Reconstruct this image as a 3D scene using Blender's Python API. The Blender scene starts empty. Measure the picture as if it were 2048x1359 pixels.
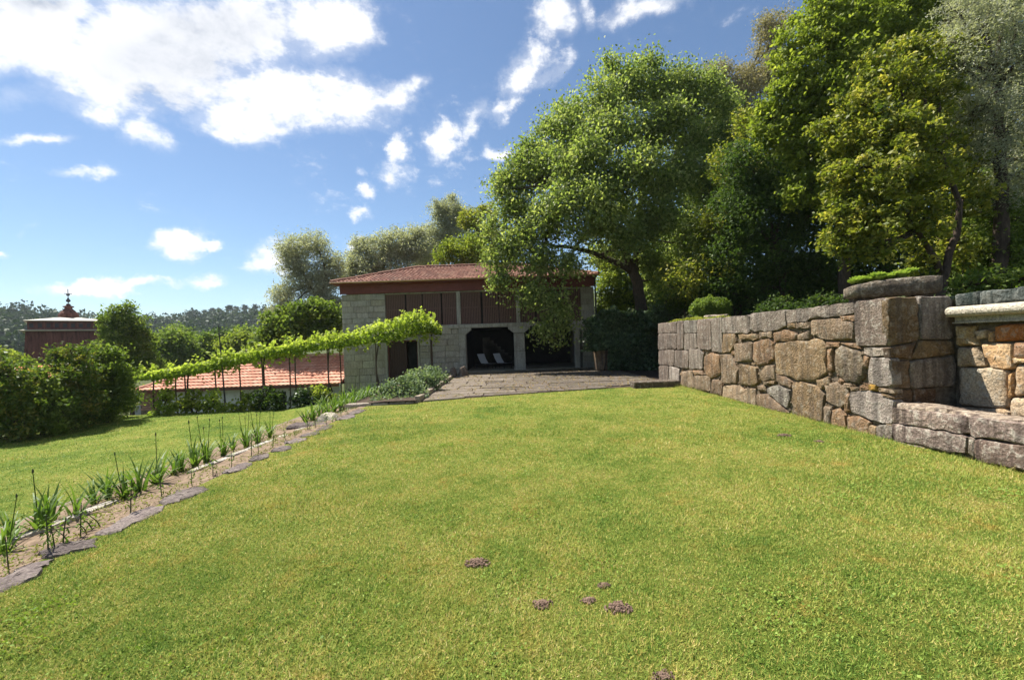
import bpy, math, random
import numpy as np
R = math.radians
rng = np.random.default_rng(7)
random.seed(7)
sc = bpy.context.scene
COL = sc.collection

# ------------------------------------------------------------------ camera
F = 868.0                      # focal length in pixels of a 2048 wide frame
CAM = np.array([0.0, 0.0, 1.6])
_a = R(2.0)
_r0 = np.array([math.cos(_a), 0, -math.sin(_a)]); _u0 = np.array([math.sin(_a), 0, math.cos(_a)])
FW = np.array([0, 1.0, 0]) + _r0 * 16 / F + _u0 * 2.5 / F
FW /= np.linalg.norm(FW)
RT = _r0 - FW * np.dot(_r0, FW); RT /= np.linalg.norm(RT)
UP = np.cross(RT, FW)
cd = bpy.data.cameras.new('camera'); cam = bpy.data.objects.new('camera', cd); COL.objects.link(cam)
cd.sensor_width = 36.0; cd.lens = F / 2048 * 36.0; cd.clip_start = 0.05; cd.clip_end = 6000
from mathutils import Matrix, Vector
cam.matrix_world = Matrix(((RT[0], UP[0], -FW[0], CAM[0]), (RT[1], UP[1], -FW[1], CAM[1]), (RT[2], UP[2], -FW[2], CAM[2]), (0, 0, 0, 1)))
sc.camera = cam
def ray(x, y): return FW * F + RT * (x - 1024) + UP * (679.5 - y)
def P(x, y, Y):                # survey helpers: a sight line met with a plane of known distance / side / height
    d = ray(x, y); return CAM + d * (Y / d[1])
def W(x, y, X):
    d = ray(x, y); return CAM + d * (X / d[0])
def G(x, y, z=0.0):
    d = ray(x, y); return CAM + d * ((z - CAM[2]) / d[2])

# ------------------------------------------------------------------ light
SUN_EL = R(60); SUN_DIR = np.array([-0.83, 0.56]); SUN_DIR /= np.linalg.norm(SUN_DIR)
sv = Vector((SUN_DIR[0] * math.cos(SUN_EL), SUN_DIR[1] * math.cos(SUN_EL), math.sin(SUN_EL)))
sl = bpy.data.lights.new('sun', 'SUN'); sl.energy = 5.0; sl.angle = R(0.53); sl.color = (1.0, 0.955, 0.87)
so = bpy.data.objects.new('sun', sl); COL.objects.link(so)
so.rotation_euler = sv.to_track_quat('Z', 'Y').to_euler(); so.location = (-30, 20, 40)

sc.view_settings.view_transform = 'Standard'; sc.view_settings.look = 'None'
sc.view_settings.exposure = 1.12; sc.view_settings.gamma = 1.0
sc.cycles.max_bounces = 6; sc.cycles.diffuse_bounces = 3; sc.cycles.glossy_bounces = 2; sc.cycles.transmission_bounces = 4
sc.cycles.transparent_max_bounces = 4; sc.cycles.use_denoising = True; sc.cycles.caustics_reflective = False; sc.cycles.caustics_refractive = False
sc.cycles.volume_bounces = 0

class NT:
    """small node-graph helper"""
    def __init__(s, tree): s.t = tree; tree.nodes.clear()
    def n(s, kind, ins=None, **kw):
        nd = s.t.nodes.new('ShaderNode' + kind)
        for k, v in kw.items(): setattr(nd, k, v)
        for k, v in (ins or {}).items():
            sock = nd.inputs[k]
            if isinstance(v, bpy.types.NodeSocket): s.t.links.new(v, sock)
            elif isinstance(v, bpy.types.Node): s.t.links.new(v.outputs[0], sock)
            else:
                if sock.type == 'RGBA' and len(v) == 3: v = (*v, 1)
                sock.default_value = v
        return nd
    def m(s, op, a, b=0.0, c=0.0, clamp=False):
        return s.n('Math', {0: a, 1: b, 2: c}, operation=op, use_clamp=clamp).outputs[0]
    def ramp(s, fac, stops, interp='LINEAR'):
        nd = s.n('ValToRGB', {0: fac}); cr = nd.color_ramp; cr.interpolation = interp
        while len(cr.elements) < len(stops): cr.elements.new(0.5)
        for e, (p, c) in zip(cr.elements, stops): e.position = p; e.color = (*c, 1) if len(c) == 3 else c
        return nd.outputs[0]
    def mix(s, fac, a, b, mode='MIX'):
        nd = s.n('Mix', data_type='RGBA', blend_type=mode)
        for k, v in ((0, fac), (6, a), (7, b)):
            if isinstance(v, bpy.types.NodeSocket): s.t.links.new(v, nd.inputs[k])
            else: nd.inputs[k].default_value = v if k == 0 else ((*v, 1) if len(v) == 3 else v)
        return nd.outputs[2]
    def noise(s, vec, scale, detail=4, rough=0.55, dist=0.0):
        return s.n('TexNoise', {'Vector': vec, 'Scale': scale, 'Detail': detail, 'Roughness': rough, 'Distortion': dist}).outputs[0]
    def smooth(s, v, lo, hi, a=0.0, b=1.0):
        return s.n('MapRange', {0: v, 1: lo, 2: hi, 3: a, 4: b}, interpolation_type='SMOOTHSTEP').outputs[0]

# ------------------------------------------------------------------ sky with clouds
world = bpy.data.worlds.new('World'); sc.world = world; world.use_nodes = True
def build_sky():
    g = NT(world.node_tree)
    out = g.n('OutputWorld')
    sky = g.n('TexSky'); sky.sky_type = 'NISHITA'; sky.sun_disc = False
    sky.sun_elevation = SUN_EL; sky.sun_rotation = math.atan2(SUN_DIR[0], SUN_DIR[1]) % (2 * math.pi)
    sky.air_density = 1.0; sky.dust_density = 0.25; sky.ozone_density = 3.0; sky.altitude = 50
    tc = g.n('TexCoord').outputs['Generated']
    sep = g.n('SeparateXYZ', {0: tc})
    yy = g.m('MAXIMUM', sep.outputs[1], 0.02)
    gu = g.m('DIVIDE', sep.outputs[0], yy); gv = g.m('DIVIDE', sep.outputs[2], yy)
    gn = g.n('CombineXYZ', {0: gu, 1: gv, 2: 0.0}).outputs[0]
    wn = g.n('TexNoise', {'Vector': tc, 'Scale': 11.0, 'Detail': 5, 'Roughness': 0.62}).outputs[1]
    wv = g.n('VectorMath', {0: g.n('VectorMath', {0: wn, 1: (.5, .5, .5)}, operation='SUBTRACT').outputs[0], 1: (.16, .11, 0)}, operation='MULTIPLY').outputs[0]
    gn = g.n('VectorMath', {0: gn, 1: wv}, operation='ADD').outputs[0]
    # clouds drift in banks: centre, half axes, tilt, weight (directions given as slopes from the lawn)
    banks = [(60,40,190,95,-20,1.0),(230,130,150,110,0,1.0),(330,90,230,130,8,1.0),(470,60,190,110,0,1.0),(640,50,130,85,15,1.0),(560,190,250,75,8,1.05),
             (700,205,150,45,0,.95),(480,235,130,50,10,.9),(790,190,75,34,-30,.85),(90,95,120,60,30,.95),(200,230,70,34,20,.72),(290,270,80,38,20,.72),(250,215,90,40,10,.6),
             (70,278,85,16,3,.68),(155,350,80,14,3,.62),(30,190,90,40,0,.42),(355,490,70,30,4,.86),(420,497,38,13,0,.7),(190,575,120,18,3,.85),(270,572,55,16,0,.8),
             (400,560,60,20,3,.72),(335,571,40,10,0,.6),(0,500,25,12,0,.7),(560,520,60,38,0,.68),(600,500,50,30,0,.5),(705,495,30,24,0,.75),(520,610,60,40,0,.35),
             (1040,150,70,42,-50,.85),(1075,110,40,40,-60,.75),(885,290,45,42,20,.85),(940,250,60,30,-55,.7),(1000,220,55,18,-35,.62),(990,300,32,20,-10,.6),(800,290,30,38,0,.85),
             (795,350,42,32,0,.62),(735,385,24,20,0,.68),(730,352,18,12,0,.5),(720,430,32,18,10,.62),(1110,30,60,60,-50,.75),(1180,25,30,60,-10,.62),(1290,15,110,30,-12,.72),(1250,30,70,24,-30,.6),(1100,140,60,22,-20,.55),
             (60,450,30,16,-30,.32),(820,430,20,12,0,.3)]
    acc = None
    for (x, y, rx, ry, an, w) in banks:
        d = ray(x, y)
        mp = g.n('Mapping', {0: gn, 'Location': (d[0] / d[1], d[2] / d[1], 0), 'Rotation': (0, 0, R(-an + 2)), 'Scale': (rx / F, ry / F, 1)}, vector_type='TEXTURE')
        ln = g.n('VectorMath', {0: mp.outputs[0]}, operation='LENGTH').outputs['Value']
        v = g.smooth(ln, 0.0, 1.5, w, 0.0)
        acc = v if acc is None else g.m('SMOOTH_MAX', acc, v, 0.12)
    # beyond the banks the same broken cumulus goes on round the whole sky
    away = g.m('MAXIMUM', g.smooth(g.m('ABSOLUTE', gu), 1.25, 1.9), g.smooth(gv, 0.78, 1.15))
    away = g.m('MAXIMUM', away, g.smooth(sep.outputs[1], 0.25, 0.05))
    zz = g.m('ADD', g.m('ABSOLUTE', sep.outputs[2]), 0.25)
    flat = g.n('CombineXYZ', {0: g.m('DIVIDE', sep.outputs[0], zz), 1: g.m('DIVIDE', sep.outputs[1], zz), 2: 0.3}).outputs[0]
    far = g.smooth(g.noise(flat, 1.3, 3), 0.42, 0.75, 0.0, 0.9)
    acc = g.m('MAXIMUM', acc, g.m('MULTIPLY', away, far))
    st = g.n('VectorMath', {0: tc, 1: (1.0, 1.0, 1.7)}, operation='MULTIPLY').outputs[0]
    n1 = g.noise(st, 7.0, 7, 0.64, 0.3); n2 = g.noise(st, 30.0, 4, 0.6)
    nn = g.m('ADD', g.m('MULTIPLY', g.m('SUBTRACT', n1, 0.5), 1.35), g.m('MULTIPLY', g.m('SUBTRACT', n2, 0.5), 0.8))
    dens = g.m('ADD', acc, nn)
    alpha = g.smooth(dens, 0.24, 0.84)
    veil = g.m('MULTIPLY', g.smooth(g.m('ADD', acc, g.m('MULTIPLY', nn, 0.5)), 0.12, 0.6), 0.30)
    alpha = g.m('MAXIMUM', alpha, veil)
    # thick bellies of the big bank go grey
    grey = None
    for (x, y, rx, ry, an) in [(300,120,190,85,8),(420,60,160,70,0),(60,10,90,30,0),(330,190,110,45,0)]:
        d = ray(x, y)
        mp = g.n('Mapping', {0: gn, 'Location': (d[0] / d[1], d[2] / d[1], 0), 'Rotation': (0, 0, R(-an)), 'Scale': (rx / F, ry / F, 1)}, vector_type='TEXTURE')
        v = g.smooth(g.n('VectorMath', {0: mp.outputs[0]}, operation='LENGTH').outputs['Value'], 0.0, 1.35, 1.0, 0.0)
        grey = v if grey is None else g.m('SMOOTH_MAX', grey, v, 0.2)
    grey = g.m('MULTIPLY', grey, g.smooth(n1, 0.30, 0.62, 1.15, 0.45), clamp=True)
    ccol = g.mix(grey, (0.98, 0.98, 1.0), (0.42, 0.47, 0.56))
    bs = g.n('Background', {0: g.mix(1.0, sky.outputs[0], (0.96, 1.02, 1.04), 'MULTIPLY'), 1: 0.061})
    bc = g.n('Background', {0: ccol, 1: 0.56})
    mx = g.n('MixShader', {0: alpha, 1: bs.outputs[0], 2: bc.outputs[0]})
    g.t.links.new(mx.outputs[0], out.inputs[0])
build_sky()
world.cycles.sampling_method = 'MANUAL'; world.cycles.sample_map_resolution = 256

# ------------------------------------------------------------------ object helpers
WL = {}
def mesh_obj(name, verts, faces, mat, parent=None, loc=None, smooth=False, attrs=None, color=None, uvless=True):
    v = np.asarray(verts, dtype=np.float64).reshape(-1, 3)
    off = WL[parent.name] if parent is not None else (np.array(loc, float) if loc is not None else np.zeros(3))
    v = v - off
    me = bpy.data.meshes.new(name)
    if isinstance(faces, np.ndarray):
        k = faces.shape[1]; nf = faces.shape[0]
        me.vertices.add(len(v)); me.vertices.foreach_set('co', v.astype(np.float32).ravel())
        me.loops.add(nf * k); me.loops.foreach_set('vertex_index', faces.astype(np.int32).ravel())
        me.polygons.add(nf); me.polygons.foreach_set('loop_start', np.arange(0, nf * k, k, dtype=np.int32))
        me.update(calc_edges=True)
    else:
        me.from_pydata(v.tolist(), [], [tuple(f) for f in faces]); me.update()
    if smooth: me.polygons.foreach_set('use_smooth', np.ones(len(me.polygons), dtype=bool))
    if smooth == 'edges': me.set_sharp_from_angle(angle=R(38))
    for an, av in (attrs or {}).items():
        at = me.attributes.new(an, 'FLOAT', 'POINT'); at.data.foreach_set('value', np.asarray(av, np.float32))
    me.materials.append(mat)
    o = bpy.data.objects.new(name, me); COL.objects.link(o)
    if parent is not None: o.parent = parent; WL[o.name] = WL[parent.name]
    else:
        o.location = off; WL[o.name] = off
    if color is not None: o.color = (*color, 1) if len(color) == 3 else color
    return o
def thing(name, loc, label, cat, group=None):
    o = bpy.data.objects.new(name, None); COL.objects.link(o); o.location = loc; o.empty_display_size = 0.2
    WL[o.name] = np.array(loc, float)
    return tag(o, label, cat, group)
def tag(o, label, cat=None, group=None, kind=None):
    o['label'] = label
    if cat: o['category'] = cat
    if group: o['group'] = group
    if kind: o['kind'] = kind
    return o
def copy_tree(o, loc, rz=0.0, s=1.0):
    c = o.copy(); COL.objects.link(c); c.location = loc; c.rotation_euler = (0, 0, rz); c.scale = (s, s, s)
    for ch in o.children:
        d = ch.copy(); COL.objects.link(d); d.parent = c
        for g in ch.children:
            e = g.copy(); COL.objects.link(e); e.parent = d
    return c

class MB:
    def __init__(s): s.v = []; s.f = []
    def add(s, v, f):
        b = len(s.v); s.v.extend([tuple(p) for p in v]); s.f.extend([tuple(i + b for i in q) for q in f]); return s
    def box(s, x0, x1, y0, y1, z0, z1):
        v = [(x, y, z) for z in (z0, z1) for y in (y0, y1) for x in (x0, x1)]
        return s.add(v, [(0, 2, 3, 1), (4, 5, 7, 6), (0, 1, 5, 4), (2, 6, 7, 3), (0, 4, 6, 2), (1, 3, 7, 5)])
    def bbox(s, x0, x1, y0, y1, z0, z1, b=0.01, j=0.0):
        """box with chamfered edges"""
        lo = np.array([x0, y0, z0]); hi = np.array([x1, y1, z1]); b = min(b, *(0.45 * (hi - lo)))
        vs = {}; V = []
        for sx in (0, 1):
            for sy in (0, 1):
                for sz in (0, 1):
                    c = np.where([sx, sy, sz], hi, lo); d = np.where([sx, sy, sz], -b, b)
                    jj = rng.normal(0, j, 3) if j else 0
                    for ax in range(3):
                        p = c + d + jj; p[ax] = c[ax] + (jj[ax] if j else 0); vs[(sx, sy, sz, ax)] = len(V); V.append(p)
        Fc = []
        for ax in range(3):
            o1, o2 = [i for i in range(3) if i != ax]
            for sd in (0, 1):
                q = []
                for (p1, p2) in ((0, 0), (1, 0), (1, 1), (0, 1)):
                    k = [0, 0, 0]; k[ax] = sd; k[o1] = p1; k[o2] = p2; q.append(vs[(*k, ax)])
                Fc.append(q)
        for ax in range(3):           # edges
            o1, o2 = [i for i in range(3) if i != ax]
            for p1 in (0, 1):
                for p2 in (0, 1):
                    k0 = [0, 0, 0]; k0[o1] = p1; k0[o2] = p2; k1 = list(k0); k1[ax] = 1
                    Fc.append([vs[(*k0, o1)], vs[(*k1, o1)], vs[(*k1, o2)], vs[(*k0, o2)]])
        for sx in (0, 1):
            for sy in (0, 1):
                for sz in (0, 1): Fc.append([vs[(sx, sy, sz, a)] for a in range(3)])
        return s.add(V, Fc)
    def tube(s, pts, rad, n=6, cap=True):
        pts = np.asarray(pts, float); m = len(pts)
        rad = np.broadcast_to(np.asarray(rad, float), (m,))
        V = []; t = np.gradient(pts, axis=0) if m > 2 else np.repeat((pts[1] - pts[0])[None], m, 0)
        ref = np.array([0.31, 0.17, 0.93])
        for i in range(m):
            d = t[i] / (np.linalg.norm(t[i]) + 1e-9)
            if abs(d @ ref) > 0.95: ref = np.array([0.95, 0.2, 0.1])
            a = np.cross(d, ref); a /= np.linalg.norm(a); b = np.cross(d, a)
            for k in range(n):
                th = 2 * math.pi * k / n; V.append(pts[i] + rad[i] * (math.cos(th) * a + math.sin(th) * b))
        Fc = [(i * n + k, i * n + (k + 1) % n, (i + 1) * n + (k + 1) % n, (i + 1) * n + k) for i in range(m - 1) for k in range(n)]
        if cap: Fc += [tuple(range(n))[::-1], tuple((m - 1) * n + k for k in range(n))]
        return s.add(V, Fc)
    def lathe(s, c, prof, n=12):
        V = []; m = len(prof)
        for r, z in prof:
            for k in range(n):
                th = 2 * math.pi * (k + 0.5) / n; V.append((c[0] + r * math.cos(th), c[1] + r * math.sin(th), c[2] + z))
        Fc = [(i * n + k, i * n + (k + 1) % n, (i + 1) * n + (k + 1) % n, (i + 1) * n + k) for i in range(m - 1) for k in range(n)]
        Fc += [tuple(range(n))[::-1], tuple((m - 1) * n + k for k in range(n))]
        return s.add(V, Fc)
    def build(s, name, mat, parent=None, loc=None, smooth=False, color=None): return mesh_obj(name, s.v, s.f, mat, parent, loc, smooth, color=color)

def vnoise(x, y, seed=0):
    """cheap smooth value noise"""
    x = np.asarray(x, float); y = np.asarray(y, float)
    xi = np.floor(x); yi = np.floor(y); fx = x - xi; fy = y - yi
    fx = fx * fx * (3 - 2 * fx); fy = fy * fy * (3 - 2 * fy)
    h = lambda a, b: np.modf(np.abs(np.sin(a * 127.1 + b * 311.7 + seed * 74.7) * 43758.5453))[0]
    return (h(xi, yi) * (1 - fx) + h(xi + 1, yi) * fx) * (1 - fy) + (h(xi, yi + 1) * (1 - fx) + h(xi + 1, yi + 1) * fx) * fy

# ------------------------------------------------------------------ materials
def new_mat(name):
    m = bpy.data.materials.new(name); m.use_nodes = True
    return m, NT(m.node_tree)
def finish(g, shader, disp=None):
    out = g.n('OutputMaterial'); g.t.links.new(shader.outputs[0] if isinstance(shader, bpy.types.Node) else shader, out.inputs[0])
def bump(g, h, strength=0.4, dist=0.02, normal=None):
    ins = {'Strength': strength, 'Distance': dist, 'Height': h}
    if normal is not None: ins['Normal'] = normal
    return g.n('Bump', ins).outputs[0]
def pos(g): return g.n('NewGeometry').outputs['Position']
def pbsdf(g, col, rough=0.8, spec=0.3, normal=None, **kw):
    ins = {'Base Color': col, 'Roughness': rough, 'Specular IOR Level': spec}
    if normal is not None: ins['Normal'] = normal
    ins.update(kw)
    return g.n('BsdfPrincipled', ins)

def stone_mat(name, tints, lichen=(0.42, 0.40, 0.34), dark=(0.06, 0.05, 0.045), streak=0.6, lich=0.5, grain=1.0, moss=0.0, objcol=True):
    m, g = new_mat(name); p = pos(g)
    inf = g.n('ObjectInfo'); rnd = inf.outputs['Random']
    sh = g.n('VectorMath', {0: p, 1: g.n('CombineXYZ', {0: g.m('MULTIPLY', rnd, 37.0), 1: g.m('MULTIPLY', rnd, 11.0), 2: g.m('MULTIPLY', rnd, 23.0)})}, operation='ADD').outputs[0]
    big = g.noise(sh, 2.2, 5, 0.6, 0.4); fine = g.noise(sh, 42.0 * grain, 5, 0.75); mid = g.noise(sh, 11.0, 6, 0.65, 0.5)
    col = g.ramp(g.m('ADD', g.m('MULTIPLY', big, 0.65), g.m('MULTIPLY', mid, 0.35)), [(0.30, tints[0]), (0.5, tints[1]), (0.70, tints[2])])
    if objcol: col = g.mix(1.0, col, inf.outputs['Color'], 'MULTIPLY')
    col = g.mix(g.smooth(mid, 0.50, 0.66, 0.0, lich), col, lichen)                                  # lichen blotches
    col = g.mix(1.0, col, g.ramp(fine, [(0.28, (0.34, 0.32, 0.31)), (0.5, (1, 1, 1)), (0.72, (1.6, 1.57, 1.52))]), 'MULTIPLY')   # crystals
    col = g.mix(g.smooth(g.noise(sh, 75.0 * grain, 3, 0.7), 0.56, 0.64, 0.0, 0.40 * lich + .05), col, lichen)                   # lichen specks
    if streak:                                                                                      # run-off stains
        sv_ = g.n('VectorMath', {0: sh, 1: (5.5, 5.5, 0.5)}, operation='MULTIPLY').outputs[0]
        st = g.noise(sv_, 1.5, 5, 0.6, 0.2)
        col = g.mix(g.smooth(st, 0.44, 0.64, 0.0, streak), col, dark)
    if moss: col = g.mix(g.smooth(g.noise(sh, 3.1, 5, 0.7), 0.52, 0.66, 0.0, moss), col, (0.11, 0.10, 0.025))
    vo = g.n('TexVoronoi', {'Vector': sh, 'Scale': 26.0}, feature='F1').outputs['Distance']
    n = bump(g, g.m('ADD', g.m('ADD', g.m('MULTIPLY', fine, 0.5), g.m('MULTIPLY', mid, 0.9)), g.m('MULTIPLY', vo, 0.35)), 0.95, 0.035)
    finish(g, pbsdf(g, col, 0.92, 0.15, n)); return m
GRANITE = stone_mat('granite', [(0.12, 0.097, 0.080), (0.20, 0.165, 0.135), (0.28, 0.24, 0.20)], lich=0.45)
RUBBLE = stone_mat('rubble_stone', [(0.115, 0.082, 0.055), (0.215, 0.155, 0.10), (0.28, 0.22, 0.155)], lich=0.30, streak=0.5)
LOWSTONE = stone_mat('lichened_stone', [(0.10, 0.078, 0.065), (0.22, 0.18, 0.145), (0.38, 0.325, 0.265)], lichen=(0.46, 0.42, 0.35), dark=(0.065, 0.045, 0.04), lich=0.7, streak=0.8)
HOUSESTONE = stone_mat('house_stone', [(0.28, 0.26, 0.23), (0.38, 0.355, 0.315), (0.47, 0.44, 0.39)], lichen=(0.20, 0.18, 0.12), streak=0.25, lich=0.3)
TRIM = stone_mat('dressed_stone', [(0.28, 0.26, 0.225), (0.38, 0.355, 0.31), (0.46, 0.43, 0.38)], streak=0.3, lich=0.2)
WARMSTONE = stone_mat('warm_stone', [(0.34, 0.22, 0.12), (0.45, 0.36, 0.25), (0.48, 0.44, 0.36)], lichen=(0.5, 0.47, 0.40), streak=0.1, lich=0.4)
PAVE = stone_mat('paving_stone', [(0.080, 0.066, 0.054), (0.130, 0.110, 0.092), (0.185, 0.160, 0.138)], lichen=(0.21, 0.19, 0.165), streak=0.0, lich=0.4, moss=0.65)
MOULD = stone_mat('moulding_stone', [(0.42, 0.36, 0.27), (0.50, 0.44, 0.34), (0.54, 0.49, 0.40)], streak=0.15, lich=0.1)
EDGE = stone_mat('edge_slate', [(0.07, 0.058, 0.055), (0.12, 0.10, 0.095), (0.19, 0.165, 0.15)], lichen=(0.30, 0.26, 0.22), streak=0.0, lich=0.3)
CURB = stone_mat('pale_curb', [(0.30, 0.27, 0.23), (0.40, 0.36, 0.31), (0.46, 0.42, 0.36)], lichen=(0.18, 0.17, 0.12), streak=0.0, lich=0.35)

def plain(name, col, rough=0.7, spec=0.3, var=0.15, scale=8.0, bumpy=0.2, stretch=(1, 1, 1)):
    m, g = new_mat(name); p = pos(g)
    pv = g.n('VectorMath', {0: p, 1: stretch}, operation='MULTIPLY').outputs[0]
    n1 = g.noise(pv, scale, 6, 0.65); n2 = g.noise(pv, scale * 6, 4, 0.6)
    f = g.m('ADD', g.m('MULTIPLY', n1, 0.7), g.m('MULTIPLY', n2, 0.3))
    lo = tuple(c * (1 - 2 * var) for c in col); hi = tuple(min(1, c * (1 + 2 * var)) for c in col)
    c = g.ramp(f, [(0.3, lo), (0.7, hi)])
    finish(g, pbsdf(g, c, rough, spec, bump(g, n2, bumpy, 0.01))); return m
SHUTTER = plain('stained_shutter', (0.150, 0.085, 0.070), 0.75, 0.2, 0.2, 6, 0.3, (6, 6, 0.8))
FASCIA = plain('oxblood_paint', (0.16, 0.045, 0.04), 0.65, 0.3, 0.15, 5)
DOORMAT = plain('door_brown', (0.055, 0.028, 0.022), 0.6, 0.3, 0.2, 6, 0.2, (6, 6, 0.8))
GUTTER = plain('copper_gutter', (0.36, 0.22, 0.13), 0.5, 0.4, 0.2, 5)
PIPE = plain('dark_pipe', (0.05, 0.055, 0.05), 0.5, 0.4, 0.1)
PLASTER = plain('interior_plaster', (0.11, 0.10, 0.085), 0.95, 0.1, 0.3, 2.5)
DARKPL = plain('dark_plaster', (0.02, 0.019, 0.017), 0.95, 0.1, 0.3, 2.5)  # near-black plaster, for the house interior and behind the shutters
WHITEW = plain('whitewash', (0.60, 0.59, 0.56), 0.9, 0.15, 0.08, 3)
GREYW = plain('grey_render', (0.34, 0.34, 0.35), 0.9, 0.15, 0.12, 2)
BARK = plain('bark', (0.075, 0.055, 0.042), 0.95, 0.1, 0.35, 7, 0.8, (3, 3, 0.8))
BARKLT = plain('pale_bark', (0.15, 0.12, 0.095), 0.95, 0.1, 0.3, 7, 0.8, (3, 3, 0.8))
SOIL = plain('garden_soil', (0.185, 0.135, 0.095), 0.98, 0.05, 0.35, 9, 0.9)
DARKSOIL = plain('dark_soil', (0.07, 0.052, 0.04), 0.98, 0.05, 0.35, 9, 0.9)
MORTAR = plain('earth_joint', (0.15, 0.12, 0.085), 0.98, 0.05, 0.4, 16, 0.9)
CLOTH = plain('white_sling', (0.55, 0.56, 0.58), 0.8, 0.2, 0.03)
IRON = plain('black_iron', (0.03, 0.03, 0.032), 0.6, 0.4, 0.2)
WOODPOST = plain('weathered_post', (0.10, 0.075, 0.055), 0.9, 0.15, 0.25, 7, 0.5, (5, 5, 0.6))
REDWOOD = plain('red_brown_boards', (0.125, 0.052, 0.038), 0.8, 0.2, 0.4, 2.2, 0.4, (2.5, 2.5, 0.3))
LEAD = plain('pale_lead', (0.42, 0.38, 0.31), 0.6, 0.35, 0.12, 2)
BRICK = plain('thin_brick', (0.33, 0.19, 0.14), 0.9, 0.15, 0.2, 6)
OPUNGLASS = plain('dark_glass', (0.02, 0.022, 0.025), 0.1, 0.5, 0.1)

def tile_mat(name, c0, c1, c2, grime=0.35):
    m, g = new_mat(name); p = pos(g); a = g.n('Attribute', attribute_name='rnd').outputs['Fac']
    n1 = g.noise(p, 1.3, 5, 0.6); n2 = g.noise(p, 18, 4, 0.7)
    c = g.ramp(a, [(0.0, c0), (0.55, c1), (1.0, c2)])
    c = g.mix(g.smooth(n1, 0.45, 0.7, 0.0, grime), c, (0.16, 0.10, 0.075))
    c = g.mix(g.smooth(n2, 0.58, 0.72, 0.0, grime), c, (0.25, 0.21, 0.15))
    finish(g, pbsdf(g, c, 0.85, 0.2, bump(g, n2, 0.3, 0.01))); return m
TILEOLD = tile_mat('old_roof_tile', (0.15, 0.066, 0.05), (0.235, 0.108, 0.078), (0.31, 0.17, 0.12), 0.55)
TILENEW = tile_mat('salmon_roof_tile', (0.46, 0.205, 0.135), (0.55, 0.265, 0.18), (0.60, 0.33, 0.235), 0.2)
TILEORANGE = tile_mat('orange_roof_tile', (0.45, 0.15, 0.06), (0.55, 0.20, 0.08), (0.6, 0.26, 0.12), 0.25)

def leaf_mat(name, dark, mid, light, trans=0.35, rough=0.5, spec=0.35, tcol=1.3):
    m, g = new_mat(name); a = g.n('Attribute', attribute_name='rnd').outputs['Fac']
    c = g.ramp(a, [(0.0, dark), (0.5, mid), (1.0, light)])
    b = pbsdf(g, c, rough, spec)
    spec = spec * .6; b.inputs['Specular IOR Level'].default_value = spec; b.inputs['Roughness'].default_value = rough + .12
    t = g.n('BsdfTranslucent', {0: g.mix(1.0, c, (tcol * 1.05, tcol * 1.1, tcol * 0.55), 'MULTIPLY')})
    finish(g, g.n('MixShader', {0: trans, 1: b.outputs[0], 2: t.outputs[0]})); return m

# lawn colour is driven by where the turf is thin and dry
def turf_colour(g, p, blade=None, shift=0.515):
    big = g.noise(p, 0.55, 4, 0.6, 0.3); mid = g.noise(p, 1.7, 5, 0.65, 0.5); sm = g.noise(p, 7.0, 5, 0.7)
    f = g.m('ADD', g.m('ADD', g.m('MULTIPLY', big, 0.40), g.m('MULTIPLY', mid, 0.38)), g.m('MULTIPLY', sm, 0.22))
    if blade is not None: f = g.m('ADD', f, g.m('MULTIPLY', g.m('SUBTRACT', blade, 0.5), 0.50))
    f = g.m('ADD', g.m('MULTIPLY', g.m('SUBTRACT', f, 0.5), 1.45), shift)
    c = g.ramp(f, [(0.26, (0.085, 0.160, 0.024)), (0.40, (0.195, 0.270, 0.044)), (0.53, (0.295, 0.338, 0.070)), (0.65, (0.375, 0.360, 0.090)), (0.76, (0.46, 0.340, 0.100)), (0.90, (0.56, 0.46, 0.22))])
    dry = g.m('MULTIPLY', g.smooth(g.noise(p, 1.9, 8, 0.76, 0.8), 0.52, 0.68), g.smooth(g.noise(p, 9.0, 4, 0.7), 0.38, 0.60, 0.3, 1.0))
    c = g.mix(g.m('MULTIPLY', dry, 0.62 if shift > .48 else 0.12), c, (0.46, 0.295, 0.075))
    lushp = g.smooth(g.noise(p, 2.6, 6, 0.7, 0.4), 0.55, 0.68, 0.0, 0.55)
    c = g.mix(lushp, c, (0.115, 0.200, 0.026))
    return c, f, sm
def lawn_mat(name='lawn_turf', shift=0.515):
    m, g = new_mat(name); p = pos(g)
    c, f, sm = turf_colour(g, p, None, shift)
    fine = g.noise(p, 120, 4, 0.8); f2 = g.noise(p, 38, 5, 0.75)
    c = g.mix(1.0, c, g.ramp(fine, [(0.25, (0.45, 0.47, 0.40)), (0.55, (1, 1, 1)), (0.8, (1.35, 1.3, 1.2))]), 'MULTIPLY')
    c = g.mix(1.0, c, g.ramp(f2, [(0.3, (0.50, 0.54, 0.48)), (0.6, (0.95, 0.94, 0.9))]), 'MULTIPLY')
    finish(g, pbsdf(g, c, 0.95, 0.08, bump(g, g.m('ADD', fine, f2), 1.0, 0.03))); return m
def blade_mat(name='grass_blade', shift=0.515):
    m, g = new_mat(name); p = pos(g); a = g.n('Attribute', attribute_name='rnd').outputs['Fac']
    c, f, sm = turf_colour(g, p, a, shift)
    c = g.mix(1.0, c, (1.15, 1.17, 1.10), 'MULTIPLY')
    b = pbsdf(g, c, 0.6, 0.2); t = g.n('BsdfTranslucent', {0: c})
    finish(g, g.n('MixShader', {0: 0.35, 1: b.outputs[0], 2: t.outputs[0]})); return m
LAWN = lawn_mat(); BLADE = blade_mat(); LUSH = lawn_mat('lush_turf', .45); LUSHBLADE = blade_mat('lush_blade', .45)
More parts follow.
